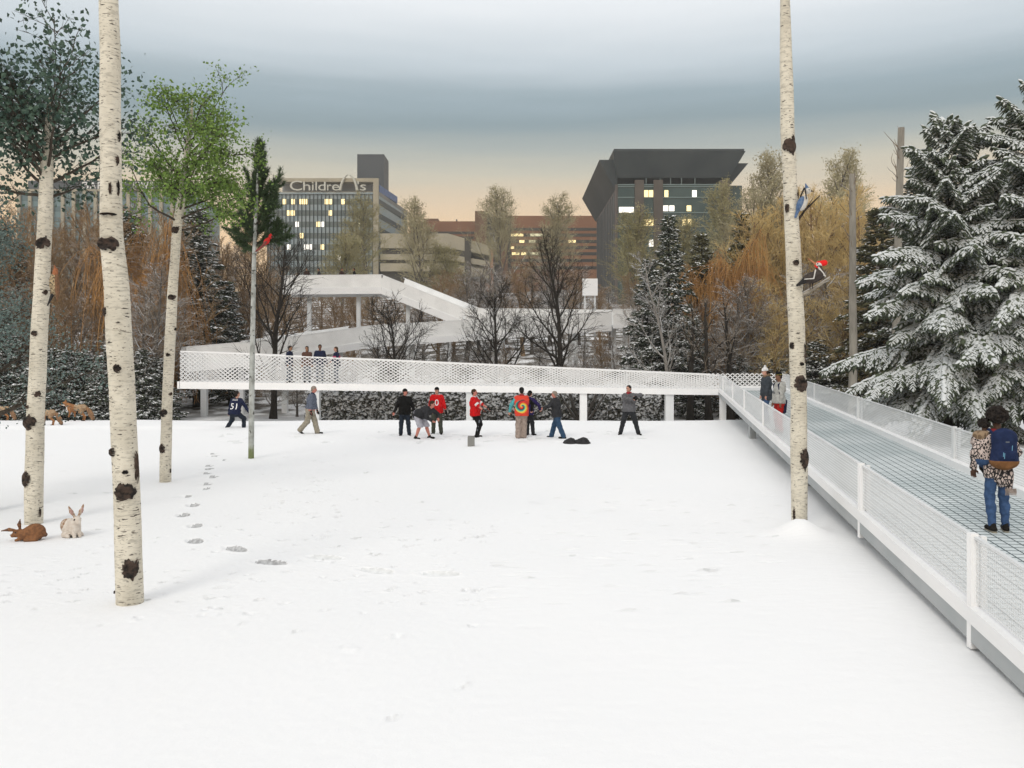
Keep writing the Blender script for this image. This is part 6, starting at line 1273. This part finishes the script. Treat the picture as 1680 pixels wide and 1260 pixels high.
for s in (1, -1):
    a_ = hd + FSU(-.01, s * .022, .04); m_ = a_ + FSU(-.01, s * .05, .085); t_p = m_ + FSU(-.005, s * .035, .085); pr += [cap(a_, m_, .015, .028, 1, .012), cap(m_, t_p, .028, .010, 1, .012), cap(m_ + FSU(.014, 0, -.02), m_ + FSU(.016, s * .012, .03), .017, .016, 3, .006), ell(hd + FSU(.022, s * .042, .012), (.011,) * 3, 2, .003)]
sdf_part('body', [m_rw, m_rp, m_eye, m_rpk], root, pr, .0075, wob=lambda X: .003 * np.sin(X[:, 0] * 150) * np.sin(X[:, 2] * 170))
# birds, each with a round body measured off the photo
def pp_(Y): return lambda px, py, dy=0.: P(px, py, Y + dy)
m_redb = mat('cardinal_red', (.55, .022, .018), (.40, .016, .014), 30, .8); m_blkb = mat('black_feather', (.012, .011, .012), (.025, .023, .022), 30, .7); m_bill = mat('orange_bill', (.50, .20, .10), rough=.5); m_grb = mat('grey_red_wing', (.26, .06, .05), (.15, .05, .045), 30, .8)
def bird(name, label, cat, Y, foot, prims, mats, res, rot=None):
    root = thing(name, label, cat, tuple(P(*foot, Y))); pr = []
    L0 = np.array(root.location)
    for p in prims: pr.append((p[0], p[1] - L0, (p[2] - L0) if p[0] == 'c' else p[2]) + p[3:])
    sdf_part('body', mats, root, pr, res); return root
Y = 23.15; q = pp_(Y); u = Y / F
bird('red_cardinal', 'bright red crested bird perched on the pine sapling bough', 'bird', Y, (436, 402), [ell(q(437.5, 396), (4.3 * u, 4.2 * u, 7 * u), 0, 3 * u, rot=np.array(Matrix.Rotation(R(38), 3, 'Y'))), ell(q(444, 388), (3.3 * u,) * 3, 0, 2 * u), cap(q(443.5, 386), q(444.5, 383.2), 2.2 * u, .5 * u, 0, 1.5 * u), cap(q(433, 402), q(420, 412), 2.2 * u, 1.3 * u, 3, 2 * u), cap(q(446.3, 388.6, -.02), q(448.9, 388.8, -.02), 1.4 * u, .3 * u, 2, .4 * u), ell(q(446.3, 388.5, -.035), (1.5 * u, 1.3 * u, 1.7 * u), 1, .3 * u),
      ell(q(434.5, 398.5, -.05), (2.2 * u, 1.5 * u, 6 * u), 3, 1 * u, rot=np.array(Matrix.Rotation(R(42), 3, 'Y'))), cap(q(438, 401), q(437, 405), .5 * u, .4 * u, 1, .3 * u), cap(q(440, 401), q(439.6, 405), .5 * u, .4 * u, 1, .3 * u)], [m_redb, m_blkb, m_bill, m_grb], u * .42)
m_flk = mat('spotted_tan_breast', (.52, .40, .24), (.06, .045, .03), 42, .85); m_flh = mat('rusty_head', (.38, .14, .06), (.28, .11, .05), 30, .8); m_flw = mat('brown_barred_wing', (.24, .12, .06), (.12, .07, .04), 34, .8, stretch=(1, 1, 3))
Y = 14.25; q = pp_(Y); u = Y / F
bird('woodpecker', 'tan spotted woodpecker with a rusty head clinging to the left birch', 'bird', Y, (84, 500), [ell(q(88, 466), (6.6 * u, 6.5 * u, 17 * u), 0, 4 * u, rot=np.array(Matrix.Rotation(R(-4), 3, 'Y'))), ell(q(91, 446), (4.3 * u, 4.2 * u, 6.5 * u), 1, 4 * u), cap(q(90.5, 441), q(89, 434.5), 2 * u, .5 * u, 1, 1.5 * u), ell(q(94, 468), (3.4 * u, 5.2 * u, 19 * u), 2, 2 * u, rot=np.array(Matrix.Rotation(R(-3), 3, 'Y'))), cap(q(86, 484), q(78, 501), 2.8 * u, 1.1 * u, 3, 2 * u), cap(q(94, 485), q(94, 494), 1.8 * u, .8 * u, 2, 2 * u),
      ell(q(92, 444, -.05), (.8 * u,) * 3, 3, .3 * u), cap(q(84, 470), q(77, 468), .8 * u, .5 * u, 3, .5 * u), cap(q(84, 476), q(77, 477), .8 * u, .5 * u, 3, .5 * u)], [m_flk, m_flh, m_flw, m_blkb], u * .7)
m_jb = mat('jay_blue', (.06, .12, .24), (.13, .19, .30), 26, .7); m_jw = mat('jay_white', (.62, .60, .56), (.52, .50, .47), 26, .8)
Y = 13.85; q = pp_(Y); u = Y / F
bird('blue_jay', 'blue and white crested jay perched on a dark twig of the right birch', 'bird', Y, (1318, 347), [ell(q(1317.5, 333), (7 * u, 6.5 * u, 13.5 * u), 1, 4 * u, rot=np.array(Matrix.Rotation(R(20), 3, 'Y'))), ell(q(1325, 313), (5 * u, 4.8 * u, 5.4 * u), 1, 4 * u), cap(q(1324, 309), q(1321.5, 301), 3.4 * u, .5 * u, 0, 2 * u), ell(q(1312.5, 333, -.03), (4.8 * u, 5.6 * u, 12 * u), 0, 2 * u, rot=np.array(Matrix.Rotation(R(22), 3, 'Y'))), cap(q(1311, 340), q(1305, 356), 3.4 * u, 2 * u, 0, 3 * u), cap(q(1329, 313), q(1335.5, 314), 1.8 * u, .4 * u, 2, .6 * u), cap(q(1319.5, 309, -.03), q(1313, 323, -.05), 1.5 * u, 1.2 * u, 2, .6 * u), cap(q(1321, 310, -.06), q(1323, 326, -.075), 1.1 * u, 1.0 * u, 2, .5 * u),
      ell(q(1327.3, 311.5, -.045), (.9 * u,) * 3, 2, .3 * u), cap(q(1317, 344), q(1318, 349), .8 * u, .6 * u, 2, .4 * u), cap(q(1321, 342), q(1322, 346), .8 * u, .6 * u, 2, .4 * u)], [m_jb, m_jw, m_blkb], u * .6)
m_pil = mat('sooty_feather', (.035, .026, .022), (.060, .048, .042), 22, .75); m_pir = mat('scarlet_crest', (.75, .012, .010), rough=.8)
Y = 13.8; q = pp_(Y); u = Y / F
bird('pileated_woodpecker', 'large sooty woodpecker with a scarlet crest on a pale branch of the right birch', 'bird', Y, (1334, 470), [ell(q(1334, 455), (17 * u, 8.5 * u, 9.5 * u), 0, 5 * u, rot=np.array(Matrix.Rotation(R(-18), 3, 'Y'))), cap(q(1346, 450), q(1343, 437), 7.5 * u, 4 * u, 0, 5 * u), ell(q(1343, 434), (4.8 * u, 4.4 * u, 4.2 * u), 1, 3 * u), cap(q(1343, 432), q(1353, 431), 3.6 * u, 4.4 * u, 3, 2 * u), ell(q(1351, 432), (5.5 * u, 3.4 * u, 4.2 * u), 3, 2 * u), cap(q(1339, 434), q(1326, 424), 1.9 * u, .5 * u, 4, .6 * u), cap(q(1341, 439, -.045), q(1337, 436, -.035), 1.2 * u, 1.2 * u, 3, .5 * u), cap(q(1343, 439, -.04), q(1354, 453, -.07), 1.3 * u, 1.2 * u, 1, .6 * u), cap(q(1338, 443, -.10), q(1335, 457, -.115), 1.1 * u, 1.0 * u, 1, .5 * u), cap(q(1335, 457, -.115), q(1320, 458, -.09), 1.0 * u, .8 * u, 1, .5 * u),
      cap(q(1322, 459), q(1308, 468), 5 * u, 2 * u, 2, 4 * u), ell(q(1341.5, 432.5, -.04), (.9 * u,) * 3, 2, .3 * u), cap(q(1333, 463), q(1333, 473), 1.2 * u, .8 * u, 0, .8 * u), cap(q(1329, 463), q(1329, 474), 1.2 * u, .8 * u, 0, .8 * u)], [m_pil, m_jw, m_blkb, m_pir, m_bill], u * .6)

# ------------------------------------------------------------------ small things on the snow
m_bag = mat('black_padded_cloth', (.014, .014, .015), (.028, .028, .03), 10, .85, bmp=.6)
for px, wd, ht, lab in ((935, .40, .17, 'heap of black coats lying on the snow, left one of the pair'), (955, .46, .19, 'heap of black coats lying on the snow, right one of the pair')):
    x, y = gp(px, 727); root = thing('coat_heap', lab, 'clothes', (x, y, float(gz(x, y)) - .02), 0, 'black coats on the snow')
    sdf_part('coat', m_bag, root, [ell((0, 0, .02), (wd * .55, .28, ht * .8), k=.05), ell((wd * .12, .02, ht * .55), (wd * .30, .2, ht * .55), k=.06), cap((-wd * .4, 0, .02), (wd * .45, 0, .02), .05, k=.04)], .014, [((0, 0, -1), 0)], lambda X: .010 * np.sin(X[:, 0] * 42) * np.sin(X[:, 2] * 50 + X[:, 1] * 30) + .006 * np.sin(X[:, 0] * 90 + X[:, 1] * 60))
x, y = gp(773, 733); root = thing('concrete_block', 'small pale grey block standing on the snow below the side on red player', 'block', (x, y, float(gz(x, y)) - .02))
b = MB(); wq, hq = .105, .33; b.box(-wq, wq, -wq, wq, -.05, hq - .02); b.box(-wq + .012, wq - .012, -wq + .012, wq - .012, hq - .0199, hq); b.build('block', m_conc, root, False)
# ------------------------------------------------------------------ winter air
b = MB(); b.box(-605, 605, -70, 705, -2.4, 62)
m_haze = bpy.data.materials.new('winter_haze'); m_haze.use_nodes = True; t_ = m_haze.node_tree; t_.nodes.clear()
pv = nd(t_, 'ShaderNodeVolumePrincipled'); pv.inputs['Color'].default_value = (.92, .93, .92, 1); pv.inputs['Density'].default_value = .0006; pv.inputs['Anisotropy'].default_value = .2
ov = nd(t_, 'ShaderNodeOutputMaterial'); t_.links.new(pv.outputs[0], ov.inputs['Volume'])
hz = b.build('haze', m_haze, None, False); tag(hz, kind='stuff')
